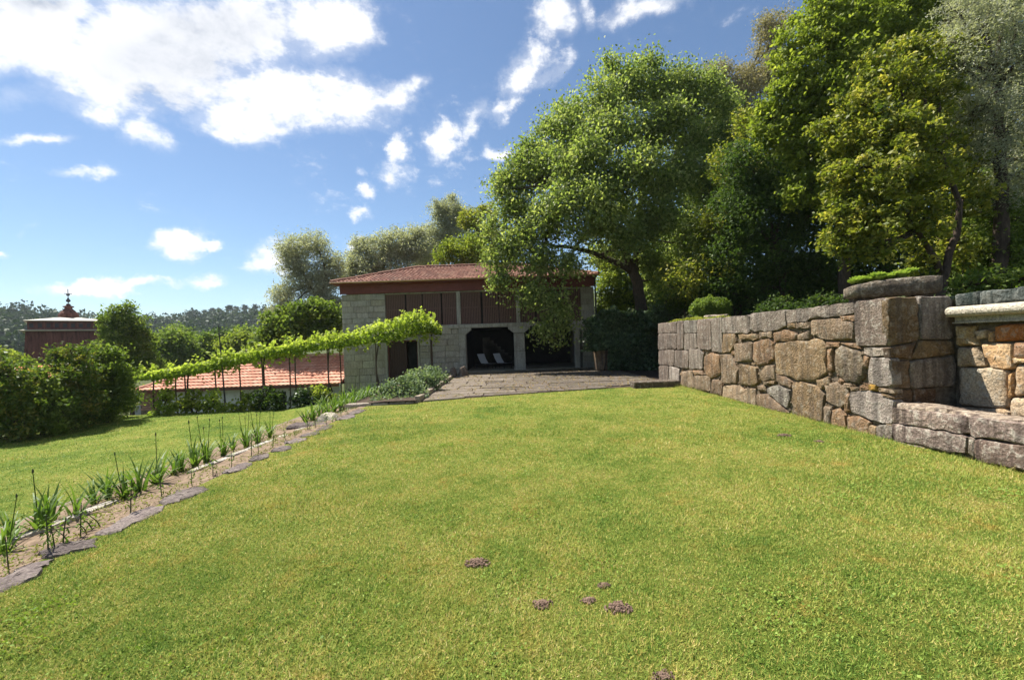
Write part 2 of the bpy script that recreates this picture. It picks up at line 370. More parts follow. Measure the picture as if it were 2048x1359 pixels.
def terrain_mat():
    m, g = new_mat('rough_ground'); p = pos(g)
    n = g.noise(p, 0.35, 6, 0.7); n2 = g.noise(p, 5, 5, 0.7)
    c = g.ramp(g.m('ADD', g.m('MULTIPLY', n, .6), g.m('MULTIPLY', n2, .4)), [(0.3, (0.03, 0.04, 0.015)), (0.5, (0.06, 0.075, 0.025)), (0.7, (0.11, 0.10, 0.05))])
    finish(g, pbsdf(g, c, 0.95, 0.1, bump(g, n2, 0.8, 0.1))); return m
TERR = terrain_mat()

# ================================================================== THE SETTING
_rx = [(-500, 640), (0, 634), (60, 638), (110, 648), (300, 653), (350, 652), (390, 641), (440, 633), (500, 628), (560, 622), (800, 606), (1100, 590), (1500, 560), (2300, 520)]
_raz = np.array([math.atan2(ray(x, y)[0], ray(x, y)[1]) for x, y in _rx])
_rsl = np.array([ray(x, y)[2] / math.hypot(ray(x, y)[0], ray(x, y)[1]) for x, y in _rx])
def sstep(a, b, x): t = np.clip((x - a) / (b - a), 0, 1); return t * t * (3 - 2 * t)
def terrain_z(x, y):
    x = np.asarray(x, float); y = np.asarray(y, float)
    r = np.hypot(x, y); az = np.arctan2(x, y)
    z = np.full_like(r, -1.25)
    yard = sstep(18.3, 19.2, y) * sstep(-7.6, -9.0, x); z = z * (1 - yard) - 2.6 * yard
    west = sstep(-15.8, -17.5, x); z = np.minimum(z, -1.25 - 1.5 * west)
    east = sstep(6.0, 9.0, x); z = z * (1 - east) + (1.4 + 0.06 * np.maximum(x - 6, 0)) * east
    ridge = np.interp(az, _raz, _rsl); dist = 430 + 40 * np.sin(az * 9)
    valley = -7.0 + 0 * r
    hz = valley + (ridge * dist + 1.6 - valley) * sstep(110, 1.0, dist / np.maximum(r, 1e-6)) if False else valley + (ridge * dist + 1.6 - valley) * np.power(np.clip((r - 90) / (dist - 90), 0, 1.0), 1.35)
    hz = hz + (vnoise(x / 45, y / 45, 3) - 0.5) * 9 * np.clip((r - 120) / 100, 0, 1) * np.clip((dist - r) / 100, 0, 1)
    hz = np.where(r > dist, hz - (r - dist) * 0.01, hz)
    k = sstep(35, 110, r)
    right = sstep(R(-2), R(12), az) * (np.abs(az) < 2.4); hz = np.maximum(hz, right * (1.4 + 0.10 * np.clip(r - 20, 0, 300)))
    return z * (1 - k) + hz * k
def build_terrain():
    az = np.concatenate([np.linspace(-80, 80, 200), np.linspace(84, 276, 40)]) * math.pi / 180
    rr = np.concatenate([[0.5, 3, 6, 9, 12, 14, 15.5, 17, 18, 19, 20, 21, 22, 24, 27, 30, 34, 40, 48, 58, 70, 85], np.geomspace(100, 460, 30), [600, 900, 1500, 3000]])
    A, RR = np.meshgrid(az, rr); X = RR * np.sin(A); Y = RR * np.cos(A); Z = terrain_z(X, Y)
    n = len(az); m = len(rr)
    i = np.arange(m - 1)[:, None] * n; j = np.arange(n)[None]
    jn = (j + 1) % n
    f = np.stack([i + j, i + n + j, i + n + jn, i + jn], -1).reshape(-1, 4)
    v = np.stack([X, Y, Z], -1).reshape(-1, 3)
    o = mesh_obj('terrain', v, f, TERR, smooth=True); tag(o, 'rough wooded ground falling to the valley and rising to far hills', 'ground', kind='structure')
build_terrain()

def grid_sheet(name, xs, ys, zf, mat, label, cat):
    X, Y = np.meshgrid(xs, ys); Z = zf(X, Y); n = len(xs); m = len(ys)
    i = np.arange(m - 1)[:, None] * n; j = np.arange(n - 1)[None]
    f = np.stack([i + j, i + j + 1, i + n + j + 1, i + n + j], -1).reshape(-1, 4)
    return tag(mesh_obj(name, np.stack([X, Y, Z], -1).reshape(-1, 3), f, mat, smooth=True), label, cat, kind='structure')
def lawn_z(x, y):
    k = np.clip((11 - y) / 4, 0, 1) * np.clip((5.2 - x) / 1.5, 0, 1) * np.clip((x + 3.4) / 1.0, 0, 1)
    return k * ((vnoise(x * 0.55, y * 0.55, 5) - 0.5) * 0.07 + (vnoise(x * 1.9, y * 1.9, 6) - 0.5) * 0.02)
grid_sheet('upper_lawn', np.linspace(-3.72, 5.7, 80), np.linspace(-4, 15.0, 150), lawn_z, LAWN, 'mown sunny lawn with dry patches between stone wall and flower border', 'lawn')
def low_z(x, y): return -0.9 + (vnoise(x * 0.3, y * 0.3, 9) - 0.5) * 0.10
grid_sheet('lower_lawn', np.linspace(-16.2, -5.25, 60), np.linspace(-4, 18.1, 100), low_z, LUSH, 'smooth green lawn on the lower level beyond the flower border', 'lawn')
def bank_z(x, y): return 1.93 + 0.05 * np.maximum(x - 7, 0) * sstep(8, 14, y) + 0.10 * np.maximum(y - 22, 0) + (vnoise(x * .8, y * .8, 4) - .5) * .12
grid_sheet('bank', np.linspace(6.42, 60, 110), np.linspace(-4, 60, 80), bank_z, TERR, 'raised shady ground behind the stone wall', 'ground')
bk = MB(); bk.box(7.0, 60, -3.99, 7.0, -1.2, 1.70); bk.box(7.4, 60, 7.0, 20.6, -1.2, 1.72); bk.box(6.5, 7.4, 7.0, 15.2, -1.2, 1.70); bk.box(4.95, 60, 20.6, 59.9, -1.2, 1.74); tag(bk.build('bank_fill', DARKSOIL), 'earth of the raised ground behind the stone wall', 'ground', kind='structure')

# ------------------------------------------------------------------ irregular stones
def chaikin(p, k=0.18):
    q = []
    for i in range(len(p)):
        a, b = p[i], p[(i + 1) % len(p)]; q.append(a + (b - a) * k); q.append(b + (a - b) * k)
    return np.array(q)
def stone_mesh(poly, m3, depth=0.14, bulge=0.02, chamfer=0.02, step=0.10, jit=0.006, rough=0.008, rr=None, grow=0.0):
    rr = rr or rng
    p = np.asarray(poly, float)
    if np.sum(p[:, 0] * np.roll(p[:, 1], -1) - np.roll(p[:, 0], -1) * p[:, 1]) < 0: p = p[::-1]
    size = math.sqrt(max(1e-6, np.ptp(p[:, 0]) * np.ptp(p[:, 1])))
    cc0 = p.mean(0); dd0 = p - cc0; p = cc0 + dd0 * (1 + grow / (np.linalg.norm(dd0, axis=1, keepdims=True) + 1e-6))
    p = chaikin(p, 0.07)
    q = []
    for i in range(len(p)):
        a, b = p[i], p[(i + 1) % len(p)]; k = max(1, int(np.linalg.norm(b - a) / step))
        for t in range(k): q.append(a + (b - a) * t / k)
    q = np.array(q); q += rr.normal(0, min(jit, size * 0.03), q.shape); c = q.mean(0); n = len(q)
    d = c - q; L = np.linalg.norm(d, axis=1, keepdims=True); d /= L
    ch = min(chamfer, size * 0.12)
    rings = [(0 * L, -depth), (0 * L + 0.002, -ch * 1.3), (np.minimum(ch, L * 0.4), 0.0), (np.minimum(ch * 3, L * 0.4), bulge * 0.5), (L * 0.5, bulge * .9), (L * 0.78, bulge)]
    V = []; ph = rr.uniform(0, 6, 4)
    for k, (ins, h) in enumerate(rings):
        pts = q + d * ins
        hh = h + (rr.normal(0, rough, n) * (1.0 if k == 2 else .35) if k >= 2 else rr.normal(0, rough * .4, n) * (k > 0)) + (0.6 * bulge * np.sin(pts[:, 0] * 7 + ph[0]) * np.sin(pts[:, 1] * 9 + ph[1]) if k >= 2 else 0)
        for (s, t), z in zip(pts, hh): V.append(m3(s, t, z))
    V.append(m3(c[0], c[1], bulge))
    Fc = [(k * n + i, k * n + (i + 1) % n, (k + 1) * n + (i + 1) % n, (k + 1) * n + i) for k in range(len(rings) - 1) for i in range(n)]
    b = (len(rings) - 1) * n
    Fc += [(b + i, b + (i + 1) % n, len(V) - 1) for i in range(n)]
    return V, Fc
def put_stone(name, poly, m3, mat, parent, col=None, **kw):
    V, Fc = stone_mesh(poly, m3, **kw)
    return mesh_obj(name, V, Fc, mat, parent, smooth='edges', color=col)

XW = 5.45; YC = 6.05; XR = float(P(1907, 700, YC)[0])
wall = thing('stone_wall', (XW + 0.4, 10.0, 0), 'weathered rubble and granite retaining wall with a low parapet beside the lawn', 'wall')
mw = lambda s, t, n: (XW - n, s, t)
mp_ = lambda s, t, n: (s, YC - n, t)
mr = lambda s, t, n: (XR - n, s, t)
core = MB(); core.box(XW + .055, 6.6, YC + .05, 15.05, -.2, 1.97); core.box(XW + .056, XR + .5, YC + .051, 7.4, -.2, 1.96)
core.build('core', MORTAR, wall)
core = MB(); core.box(XR + .07, XR + .7, 2.2, YC + .07, -.2, 1.86); core.box(XW + .10, XW + .36, 2.2, YC + .07, -.2, .46); core.build('core', MORTAR, wall)
A = lambda L: [(1300 + x / 7.55, 620 + y / 7.55) for x, y in L]
B = lambda L: [(1440 + x / 5.66, 600 + y / 5.66) for x, y in L]
C = lambda L: [(1600 + x / 4.245, 580 + y / 4.245) for x, y in L]
D = lambda L: [(1760 + x / 3.396, 560 + y / 3.396) for x, y in L]
GR = (1.0, 0.97, 0.95); PU = (0.84, 0.77, 0.74); OR = (1.08, 0.90, 0.76); YE = (1.02, 0.94, 0.78); GY = (0.92, 0.95, 0.95); PL = (1.25, 1.22, 1.18); LT = (1.45, 1.45, 1.5)
face = [  # outline on the wall's lawn face, tint, dressed granite?
 (A([(122,200),(388,172),(396,338),(122,352)]),PU,1),(A([(402,172),(508,163),(503,582),(403,588)]),PU,1),(A([(515,163),(702,148),(702,338),(518,346)]),GY,1),
 (A([(708,148),(912,128),(922,604),(715,585)]),PU,1),(A([(922,128),(1078,113),(1092,642),(932,614)]),GR,1),(A([(1090,113),(1500,73),(1505,345),(1092,348)]),GR,1),
 (A([(122,358),(396,346),(396,586),(122,598)]),PU,1),(A([(515,356),(695,350),(705,575),(515,602)]),GR,1),(A([(1095,358),(1275,350),(1300,470),(1200,635),(1095,645)]),YE,0),
 (A([(130,605),(362,600),(364,842),(130,824)]),PU,1),(A([(372,605),(572,612),(577,884),(376,854)]),PU,1),(A([(580,578),(742,592),(795,655),(795,884),(588,888)]),GR,1),
 (A([(822,690),(930,640),(1038,680),(1056,965),(910,1035),(815,930)]),OR,0),(A([(1060,675),(1205,668),(1255,790),(1318,900),(1295,1105),(1085,1095)]),GR,0),
 (A([(132,840),(272,842),(278,1110),(140,1085)]),PU,1),(A([(285,845),(432,880),(444,1135),(285,1115)]),LT,1),(A([(468,925),(640,908),(668,1175),(462,1150)]),GR,0),
 (A([(655,985),(905,988),(915,1225),(675,1205)]),GR,0),(A([(640,908),(785,903),(805,975),(655,982)]),OR,0),(A([(925,1050),(1072,1060),(1085,1290),(915,1260)]),PU,0),
 (B([(340,153),(735,112),(745,292),(602,347),(388,349),(342,332)]),GR,1),
 ([(1572,620.5),(1706.5,603.5),(1706.5,626),(1660,634),(1619,636.5),(1612,643.5),(1574,645)],GR,1),
 (B([(205,388),(422,383),(434,430),(380,458),(225,442)]),YE,0),(B([(438,368),(584,358),(584,422),(448,432)]),GR,0),(B([(605,378),(722,338),(864,378),(854,464),(615,464)]),OR,0),
 (B([(758,258),(850,253),(852,312),(762,317)]),YE,0),(B([(860,253),(1004,248),(1012,312),(858,322)]),GR,0),(B([(872,392),(1004,335),(1012,442),(876,454)]),GR,0),
 (B([(155,490),(362,475),(362,694),(165,694)]),GR,0),(B([(368,480),(542,438),(604,488),(609,662),(542,714),(418,744),(368,652)]),OR,0),
 ([(1548.5,686),(1590,682.5),(1612,681),(1641,676.5),(1649,690),(1652,746),(1630,760.5),(1605,762),(1570,751),(1552.5,746)],YE,0),
 (B([(205,718),(300,735),(404,760),(424,932),(382,964),(216,958)]),YE,0),(B([(434,832),(510,742),(604,738),(619,904),(478,914)]),PL,0),
 (B([(645,846),(742,868),(806,930),(794,994),(698,964),(641,912)]),PU,0),(B([(524,1000),(640,962),(784,1018),(795,1102),(752,1216),(638,1136),(534,1054)]),GY,1),
 (B([(35,968),(232,958),(252,1008),(384,998),(410,1210),(250,1180),(25,1110)]),PL,0),(B([(416,1066),(522,1066),(642,1158),(756,1262),(720,1290),(416,1212)]),PU,0),
 ([(1583.5,765),(1603,762.5),(1632.5,773.5),(1648.5,790),(1644,838),(1640,845),(1624,842),(1585.5,829)],YE,0),
 (B([(420,968),(502,958),(512,1022),(428,1022)]),GR,0),(B([(478,918),(622,908),(612,948),(488,962)]),YE,0),
 (C([(460,102),(722,66),(748,467),(478,474),(466,402)]),PU,1),(C([(86,258),(330,238),(462,268),(442,424),(218,424),(96,382)]),GR,0),(C([(338,218),(457,213),(462,264),(348,260)]),OR,0),
 (C([(212,443),(330,438),(330,484),(222,488)]),OR,0),(C([(338,448),(482,448),(512,502),(418,487)]),OR,0),(C([(228,490),(268,490),(273,684),(228,692)]),OR,0),
 (C([(296,520),(335,468),(528,528),(534,742),(482,794),(378,774),(296,692)]),GY,0),(C([(533,558),(584,563),(568,654),(528,662)]),OR,0),(C([(542,488),(748,488),(750,547),(600,562),(542,532)]),PL,1),
 (C([(588,578),(757,578),(770,814),(680,819),(576,774)]),LT,1),(C([(136,760),(232,733),(254,792),(190,844),(146,812)]),YE,0),(C([(216,800),(300,783),(398,820),(393,954),(340,998),(216,932)]),GR,0),
 (C([(427,868),(582,852),(783,938),(780,1134),(618,1104),(436,1034),(421,930)]),LT,1),(C([(197,982),(263,1008),(258,1150),(196,1130)]),GR,0),(C([(270,1018),(330,1006),(384,1058),(390,1170),(265,1150)]),OR,0),
 (C([(405,1068),(482,1062),(584,1118),(574,1245),(405,1205)]),OR,0),(C([(655,1150),(778,1142),(780,1270),(645,1255)]),PL,1),(C([(585,1148),(645,1168),(634,1248),(572,1242)]),YE,0),
 (C([(500,813),(560,793),(584,847),(508,852)]),OR,0),(C([(590,800),(642,805),(652,852),(588,847)]),(1.9,1.5,.35),0),(C([(668,828),(778,843),(783,877),(668,862)]),PL,0),
 (C([(328,748),(368,770),(352,798),(318,780)]),OR,0),(C([(372,788),(422,793),(432,834),(378,832)]),PL,0),(C([(428,823),(494,823),(494,847),(432,857)]),YE,0),(C([(385,880),(425,875),(415,1020),(375,1040)]),OR,0),
 (C([(690,880),(740,885),(790,912),(770,925)]),YE,0)]
polys = []
for px, col, dressed in face:
    pl = [tuple(W(x, y, XW)[1:]) for x, y in px]; polys.append(np.array(pl))
    t = rng.uniform(0.9, 1.1); big = np.ptp(np.array(pl)[:, 0]) > .5
    put_stone('stone', pl, mw, GRANITE if dressed else RUBBLE, wall, tuple(c * t for c in col), depth=.14, bulge=(.006 if dressed else .018) * (1 if big else .6), chamfer=.010 if dressed else .016, rough=.005 if dressed else .010, grow=.011)
# chinking: small stones wedged in the open joints
def inside(pt, pg):
    x, y = pt; c = False
    for i in range(len(pg)):
        (x0, y0), (x1, y1) = pg[i], pg[i - 1]
        if (y0 > y) != (y1 > y) and x < (x1 - x0) * (y - y0) / (y1 - y0) + x0: c = not c
    return c
def edge_d(pt, pg):
    a = pg; b = np.roll(pg, -1, 0); ab = b - a; t = np.clip(((pt - a) * ab).sum(1) / ((ab ** 2).sum(1) + 1e-9), 0, 1)
    return np.linalg.norm(a + ab * t[:, None] - pt, axis=1).min()
spots = []; tries = 0
while len(spots) < 130 and tries < 6000:
    tries += 1
    pt = np.array([rng.uniform(YC + .05, 15.0), rng.uniform(.02, 1.98)])
    if any(inside(pt, p) for p in polys): continue
    rad = min(min(edge_d(pt, p) for p in polys), .10)
    if rad < .014 or any(np.hypot(*(pt - q)) < rad + r2 for q, r2 in spots): continue
    spots.append((pt, rad))
    th = np.sort(rng.uniform(0, 2 * math.pi, 6)); el = rng.uniform(.9, 1.7)
    pg = np.stack([pt[0] + rad * 1.05 * el * np.cos(th), pt[1] + rad * .95 * np.sin(th)], 1)
    put_stone('chink_stone', pg, lambda s, t, n: (XW + .03 - n, s, t), RUBBLE, wall, random.choice([OR, YE, GR, GY]), depth=.1, bulge=.012, chamfer=.012, step=.06)
# low parapet of the recess
for px, col in [(D([(86,866),(600,922),(600,1050),(86,966)]),(1.1,1,1)),(D([(608,924),(1150,1000),(1150,1150),(608,1055)]),(1.05,.95,.98)),(D([(88,972),(588,1056),(586,1168),(450,1170),(88,1085)]),(.85,.78,.8)),
                (D([(600,1065),(640,1080),(636,1200),(600,1180)]),GR),(D([(646,1082),(978,1132),(1150,1170),(1150,1340),(646,1215)]),(.7,.6,.58)),(D([(88,1088),(300,1135),(290,1165),(92,1110)]),PL)]:
    pl = [tuple(W(x, y, XW)[1:]) for x, y in px]
    put_stone('stone', pl, mw, LOWSTONE, wall, col, depth=.18, bulge=.010, chamfer=.014, rough=.007, grow=.010)
y0 = 2.2
for y1, c in ((3.05, GR), (3.95, PL)):
    put_stone('stone', [(y0, .3), (y1 - .01, .3), (y1 - .01, .53), (y0, .54)], mw, LOWSTONE, wall, c, depth=.18, bulge=.012)
    put_stone('stone', [(y0, -.05), (y1 - .01, -.05), (y1 - .01, .28), (y0, .285)], mw, LOWSTONE, wall, GR, depth=.18, bulge=.012); y0 = y1 + .005
zt = .555                                                   # worn cap stones lying on the parapet
for ya, yb in ((2.2, 3.3), (3.31, 4.55), (4.56, 5.3), (5.31, 6.02)):
    put_stone('cap_stone', [(XW + .01, ya), (XW + .40, ya), (XW + .40, yb), (XW + .01, yb)], lambda s, t, n: (s, t, zt - .012 + n), LOWSTONE, wall, (1.5, 1.42, 1.3), depth=.1, bulge=.008, chamfer=.02)
# pier end face looking over the recess
for px, col, mt in [(D([(48,120),(262,112),(268,405),(60,452)]),(.72,.66,.52),RUBBLE),(D([(268,112),(485,105),(496,402),(274,404)]),(1,1,1.02),GRANITE),(D([(58,458),(260,415),(215,535),(70,532)]),(.7,.6,.5),RUBBLE),
                (D([(266,410),(498,408),(515,500),(222,535)]),(.95,.88,.66),RUBBLE),(D([(72,540),(205,545),(210,735),(84,742)]),(.75,.70,.64),RUBBLE),(D([(212,545),(516,510),(518,716),(214,735)]),(1.05,1.05,1.0),GRANITE),
                (D([(86,748),(225,740),(220,860),(90,850)]),(.7,.6,.5),RUBBLE),(D([(230,740),(382,730),(384,880),(225,870)]),(.75,.62,.5),RUBBLE),(D([(80,875),(380,890),(380,1010),(80,1000)]),GR,RUBBLE),(D([(386,850),(520,850),(520,1010),(386,1010)]),GR,RUBBLE)]:
    pl = [(P(x, y, YC)[0], P(x, y, YC)[2]) for x, y in px]
    put_stone('stone', pl, mp_, mt, wall, col, depth=.09, bulge=.01, chamfer=.014)
# recess back wall
for px, col in [(D([(640,345),(722,333),(718,392),(648,402)]),PL),(D([(728,348),(764,348),(765,416),(728,418)]),(1.2,.85,.5)),(D([(770,308),(1010,296),(1010,408),(770,416)]),(1.05,.50,.22)),(D([(500,310),(636,305),(634,395),(660,440),(520,452)]),(1,.9,.65)),
                (D([(672,430),(898,420),(898,602),(830,612),(742,592),(702,520)]),(1.15,.92,.68)),(D([(905,420),(1060,412),(1060,525),(905,527)]),(.75,.55,.45)),(D([(895,532),(1060,530),(1060,566),(900,568)]),(1.05,.85,.6)),(D([(912,575),(1060,568),(1060,760),(912,788)]),(.95,.85,.75)),
                (D([(528,595),(712,592),(850,614),(860,872),(535,852)]),(.95,.93,.9)),(D([(520,460),(640,450),(692,530),(702,586),(522,588)]),(.95,.92,.88)),(D([(868,640),(900,620),(898,790),(870,800)]),(1.1,.8,.5)),(D([(880,800),(1060,790),(1060,960),(880,940)]),(1.0,.95,.9)),(D([(530,860),(870,880),(870,990),(530,960)]),(.95,.9,.85))]:
    pl = [tuple(W(x, y, XR)[1:]) for x, y in px]
    put_stone('stone', pl, mr, WARMSTONE, wall, col, depth=.1, bulge=.014, chamfer=.02)
yy = 2.2
while yy < 5.0:
    w_ = rng.uniform(.45, .8); zz = .1
    while zz < 1.5:
        h_ = rng.uniform(.25, .4)
        put_stone('stone', [(yy, zz), (min(yy + w_, 5.02) - .02, zz), (min(yy + w_, 5.02) - .02, min(zz + h_, 1.58) - .02), (yy, min(zz + h_, 1.58) - .02)], mr, WARMSTONE, wall, random.choice([(1.1, .9, .65), (.95, .92, .88), (1, .8, .6)]), depth=.1); zz += h_
    yy += w_
zr = [float(W(1966, y, XR - .16)[2]) for y in (608.6, 630.7, 643.3)]; ztop = float(W(1966, 583.6, XR)[2])
pr = [(XR, zr[0])]                                          # roll and fillet section
rc = (zr[0] - zr[1]) / 2
for k in range(9):
    th = math.pi * (.5 + k / 8); pr.append((XR - .12 + rc * 1.15 * math.cos(th), (zr[0] + zr[1]) / 2 + rc * math.sin(th)))
pr += [(XR - .06, zr[1]), (XR - .06, zr[2] + .012), (XR - .10, zr[2] + .010), (XR - .10, zr[2] - .006), (XR, zr[2] - .006)]
mo = MB(); n = len(pr); mo.add([(x, YC - .09, z) for x, z in pr] + [(x, 2.2, z) for x, z in pr], [(i, (i + 1) % n, n + (i + 1) % n, n + i) for i in range(n)] + [tuple(range(n))[::-1], tuple(range(n, 2 * n))])
mo.build('moulding', MOULD, wall)
GREENST = stone_mat('green_stained_stone', [(0.03, 0.036, 0.032), (0.06, 0.068, 0.06), (0.12, 0.122, 0.105)], lichen=(0.26, 0.26, 0.23), dark=(0.018, 0.028, 0.025), streak=0.8, lich=0.4)
for ya, yb in ((YC - .02, 5.72), (5.71, 5.1), (5.09, 4.2), (4.19, 2.2)):
    put_stone('coping_stone', [(yb, zr[0] + .004), (ya, zr[0] + .004), (ya, ztop + .01), (yb, ztop + .015)], lambda s, t, n: (XR + .01 - n, s, t), GREENST, wall, LT if ya > 5.7 and ya < 5.8 else (1, 1, 1), depth=.35, bulge=.008)
bf = MB(); bf.box(XW + .36, XR + .06, 2.2, YC + .06, -.1, .30); tag(bf.build('basin_floor', DARKSOIL), 'dark floor of the recess behind the low parapet', 'floor', kind='structure')

# stone trough with succulents, on the pier
tl = P(1697, 588, 6.75); tr_ = P(1888, 583, 6.22); zb = 2.085
ax = (tr_ - tl)[:2]; Lt = np.linalg.norm(ax); ax /= Lt; nx = np.array([-ax[1], ax[0]]); nx = nx if nx[1] > 0 else -nx
def tp(s, t, z): return (tl[0] + ax[0] * s + nx[0] * t, tl[1] + ax[1] * s + nx[1] * t, z)
trough = thing('stone_trough', tp(Lt / 2, .2, zb), 'long weathered granite trough standing on the end of the stone wall', 'planter')
def trough_body():
    V = []; Fc = []; ns = 16; prof = [(.03, .0), (-.01, .06), (-.015, .16), (.0, .235), (.03, .262), (.07, .255), (.10, .21)]
    prof2 = [(.40 - a, b) for a, b in prof[::-1]]
    ring = prof + prof2; m = len(ring)
    for i in range(ns + 1):
        s = Lt * i / ns; e = min(i, ns - i); shr = {0: .82, 1: .97}.get(e, 1.0)
        for k, (t, z) in enumerate(ring):
            if e <= 1: z = z if z < .2 else .255
            tt = .2 + (t - .2) * shr + rng.normal(0, .004); z2 = z * (shr if e == 0 else 1) + (.03 if e == 0 else 0) + rng.normal(0, .004) + .02 * math.sin(s * 5)*(z>.1)
            V.append(tp(s + rng.normal(0, .004), tt, zb + z2 * (.72 + .38 * min(1, 1.25 * s / Lt))))
    for i in range(ns):
        for k in range(m): Fc.append((i * m + k, i * m + (k + 1) % m, (i + 1) * m + (k + 1) % m, (i + 1) * m + k))
    Fc += [tuple(range(m))[::-1], tuple(ns * m + k for k in range(m))]
    mesh_obj('body', V, Fc, GRANITE, trough, smooth=True, color=(.72, .70, .62))
    for s in (.18, Lt - .2):
        b = MB(); c = tp(s, .2, 0); b.bbox(c[0] - .1, c[0] + .1, c[1] - .12, c[1] + .12, 1.965, zb + .03, .02); b.build('foot_stone', GRANITE, trough, color=(.6, .55, .5))
trough_body()
SUCC = leaf_mat('succulent_leaf', (0.16, 0.25, 0.05), (0.34, 0.44, 0.10), (0.56, 0.60, 0.20), 0.25, 0.45)
def rosette(c, r, name, parent, mat):
    V = []; Fc = []; at = []
    for layer in range(4):
        nl = 9 - layer; el = R(24 + 20 * layer); L = r * (1 - .17 * layer)
        for k in range(nl):
            th = 2 * math.pi * (k + .5 * layer) / nl + rng.normal(0, .08)
            o = np.array([math.cos(th) * math.cos(el), math.sin(th) * math.cos(el), math.sin(el)]); sd = np.array([-math.sin(th), math.cos(th), 0]); up = np.cross(o, sd) * -1
            w = L * .40; b = len(V)
            V += [c + o * L * .1 - sd * w * .4, c + o * L * .1 + sd * w * .4, c + o * L * .65 + sd * w + np.array([0, 0, .1 * L]), c + o * L + np.array([0, 0, .2 * L]), c + o * L * .65 - sd * w + np.array([0, 0, .1 * L])]
            Fc.append((b, b + 1, b + 2, b + 3, b + 4)); at += [np.clip(rng.normal(.35 + .15 * layer, .12), 0, 1)] * 5
    return mesh_obj(name, V, Fc, mat, parent, attrs={'rnd': at})
suc = thing('succulent', tp(Lt / 2, .2, zb + .24), 'bright green clump of succulent rosettes filling the granite trough', 'succulent')
for i in range(34):
    s = .1 + (Lt - .42) * (i / 33) + rng.normal(0, .02)
    rosette(np.array(tp(s, .1 + .2 * rng.random(), zb + .21 + .07 * rng.random() + .09 * s / Lt)), rng.uniform(.09, .15), 'rosette', suc, SUCC)

# ------------------------------------------------------------------ terrace
def front_y(x): return np.interp(x, [-2.4, -1.2, 0, 2, 4.4, 5.4], [11.95, 12.4, 12.8, 13.3, 13.8, 14.6])
tv = []; xs = np.linspace(-2.35, 5.5, 24)
for x in xs: tv.append((x, front_y(x) + .05, .012))
for x in xs[::-1]: tv.append((x, 28.2, .012))
terr = mesh_obj('terrace', tv, [tuple(range(len(tv)))], DARKSOIL); tag(terr, 'old stone paved terrace between the lawn and the house', 'terrace', kind='structure')
tb = MB(); tb.box(-2.3, 8.5, 15.01, 28.2, -1.2, 0.0); tag(tb.build('terrace_fill', DARKSOIL), 'earth under the paved terrace', 'ground', kind='structure')
yrow = 11.9
while yrow < 22.9:
    h = rng.uniform(.55, 1.05); x = -2.32 + rng.uniform(-.02, .02)
    while x < 5.35:
        w_ = rng.uniform(.6, 1.7); x1 = min(x + w_, 5.42)
        if 5.42 - x1 < .4: x1 = 5.42
        fy = max(front_y(x), front_y(x1)); ya = yrow + .012; yb = yrow + h - .012
        if yb > fy + .12:
            yl = max(ya, front_y(x) + rng.uniform(-.03, .05)); yr = max(ya, front_y(x1) + rng.uniform(-.03, .05))
            j = lambda: rng.normal(0, .02)
            tt = rng.uniform(.68, 1.0); z0 = .04 + rng.normal(0, .004)
            put_stone('slab', [(x + .012, yl + j()), ((x + x1) / 2, (yl + yr) / 2 + j()), (x1 - .012, yr + j()), (x1 - .012 + j(), yb + j()), (x + .012 + j(), yb + j())], lambda s, t, n, z0=z0: (s, t, z0 + n), PAVE, terr, (tt * 1.05, tt, tt * .95) if x > -.9 else (1.3, 1.25, 1.18), depth=.05, bulge=.004, chamfer=.012, step=.3, rough=.002)
        x = x1
    yrow += h
# stone block at the end of the wall
b = MB(); c0 = G(1268, 777); b.bbox(c0[0], 5.38, c0[1], c0[1] + .42, -.02, .20, .02, .006)
tag(b.build('stone_block', GRANITE, loc=(4.9, c0[1] + .2, 0), smooth=False, color=(.55, .5, .45)), 'dark granite block lying on the grass at the far end of the wall', 'stone')

# ------------------------------------------------------------------ flower border on the edge of the upper lawn
bed = MB(); ys = np.linspace(1.0, 13.4, 60)
sec = [(-3.70, -.01), (-3.9, -.015), (-4.2, -.06), (-4.55, -.11), (-4.9, -.13), (-5.3, -.16), (-5.32, -1.1)]
V = []; Fc = []; m = len(sec)
for i, y in enumerate(ys):
    for k, (x, z) in enumerate(sec): V.append((x + (rng.normal(0, .015) if 0 < k < 5 else 0), y, z + (rng.normal(0, .014) if 0 < k < 5 else 0)))
for i in range(len(ys) - 1):
    for k in range(m - 1): Fc.append((i * m + k, i * m + k + 1, (i + 1) * m + k + 1, (i + 1) * m + k))
fb = mesh_obj('flower_bed', V, Fc, SOIL, smooth=True); tag(fb, 'narrow sandy flower bed running along the edge of the lawn', 'flower bed', kind='structure')
y = 1.3
while y < 12.6:
    L = rng.uniform(.35, .95); w_ = rng.uniform(.13, .22)
    if rng.random() < .78 or y < 5.2:
        xo = -3.64 + rng.normal(0, .03)
        k = 9; th = np.linspace(0, 2 * math.pi, k, endpoint=False)
        pg = np.stack([xo + w_ * np.cos(th) * rng.uniform(.6, 1.35, k), y + L / 2 + L / 2 * np.sign(np.sin(th)) * np.abs(np.sin(th)) ** .7 * rng.uniform(.8, 1.08, k)], 1)
        t = rng.uniform(.8, 1.5)
        put_stone('edging_stone', pg, lambda s, t_, n: (s, t_, .012 + n), EDGE, fb, (t, t * .97, t * .95), depth=.08, bulge=.010, chamfer=.010, step=.08, jit=.014, rough=.008)
    y += L + rng.uniform(.0, .06)
y = 1.6; xc = lambda y: np.interp(y, [3, 4.5, 6.6, 9, 14], [-4.68, -4.62, -4.46, -4.27, -4.08])
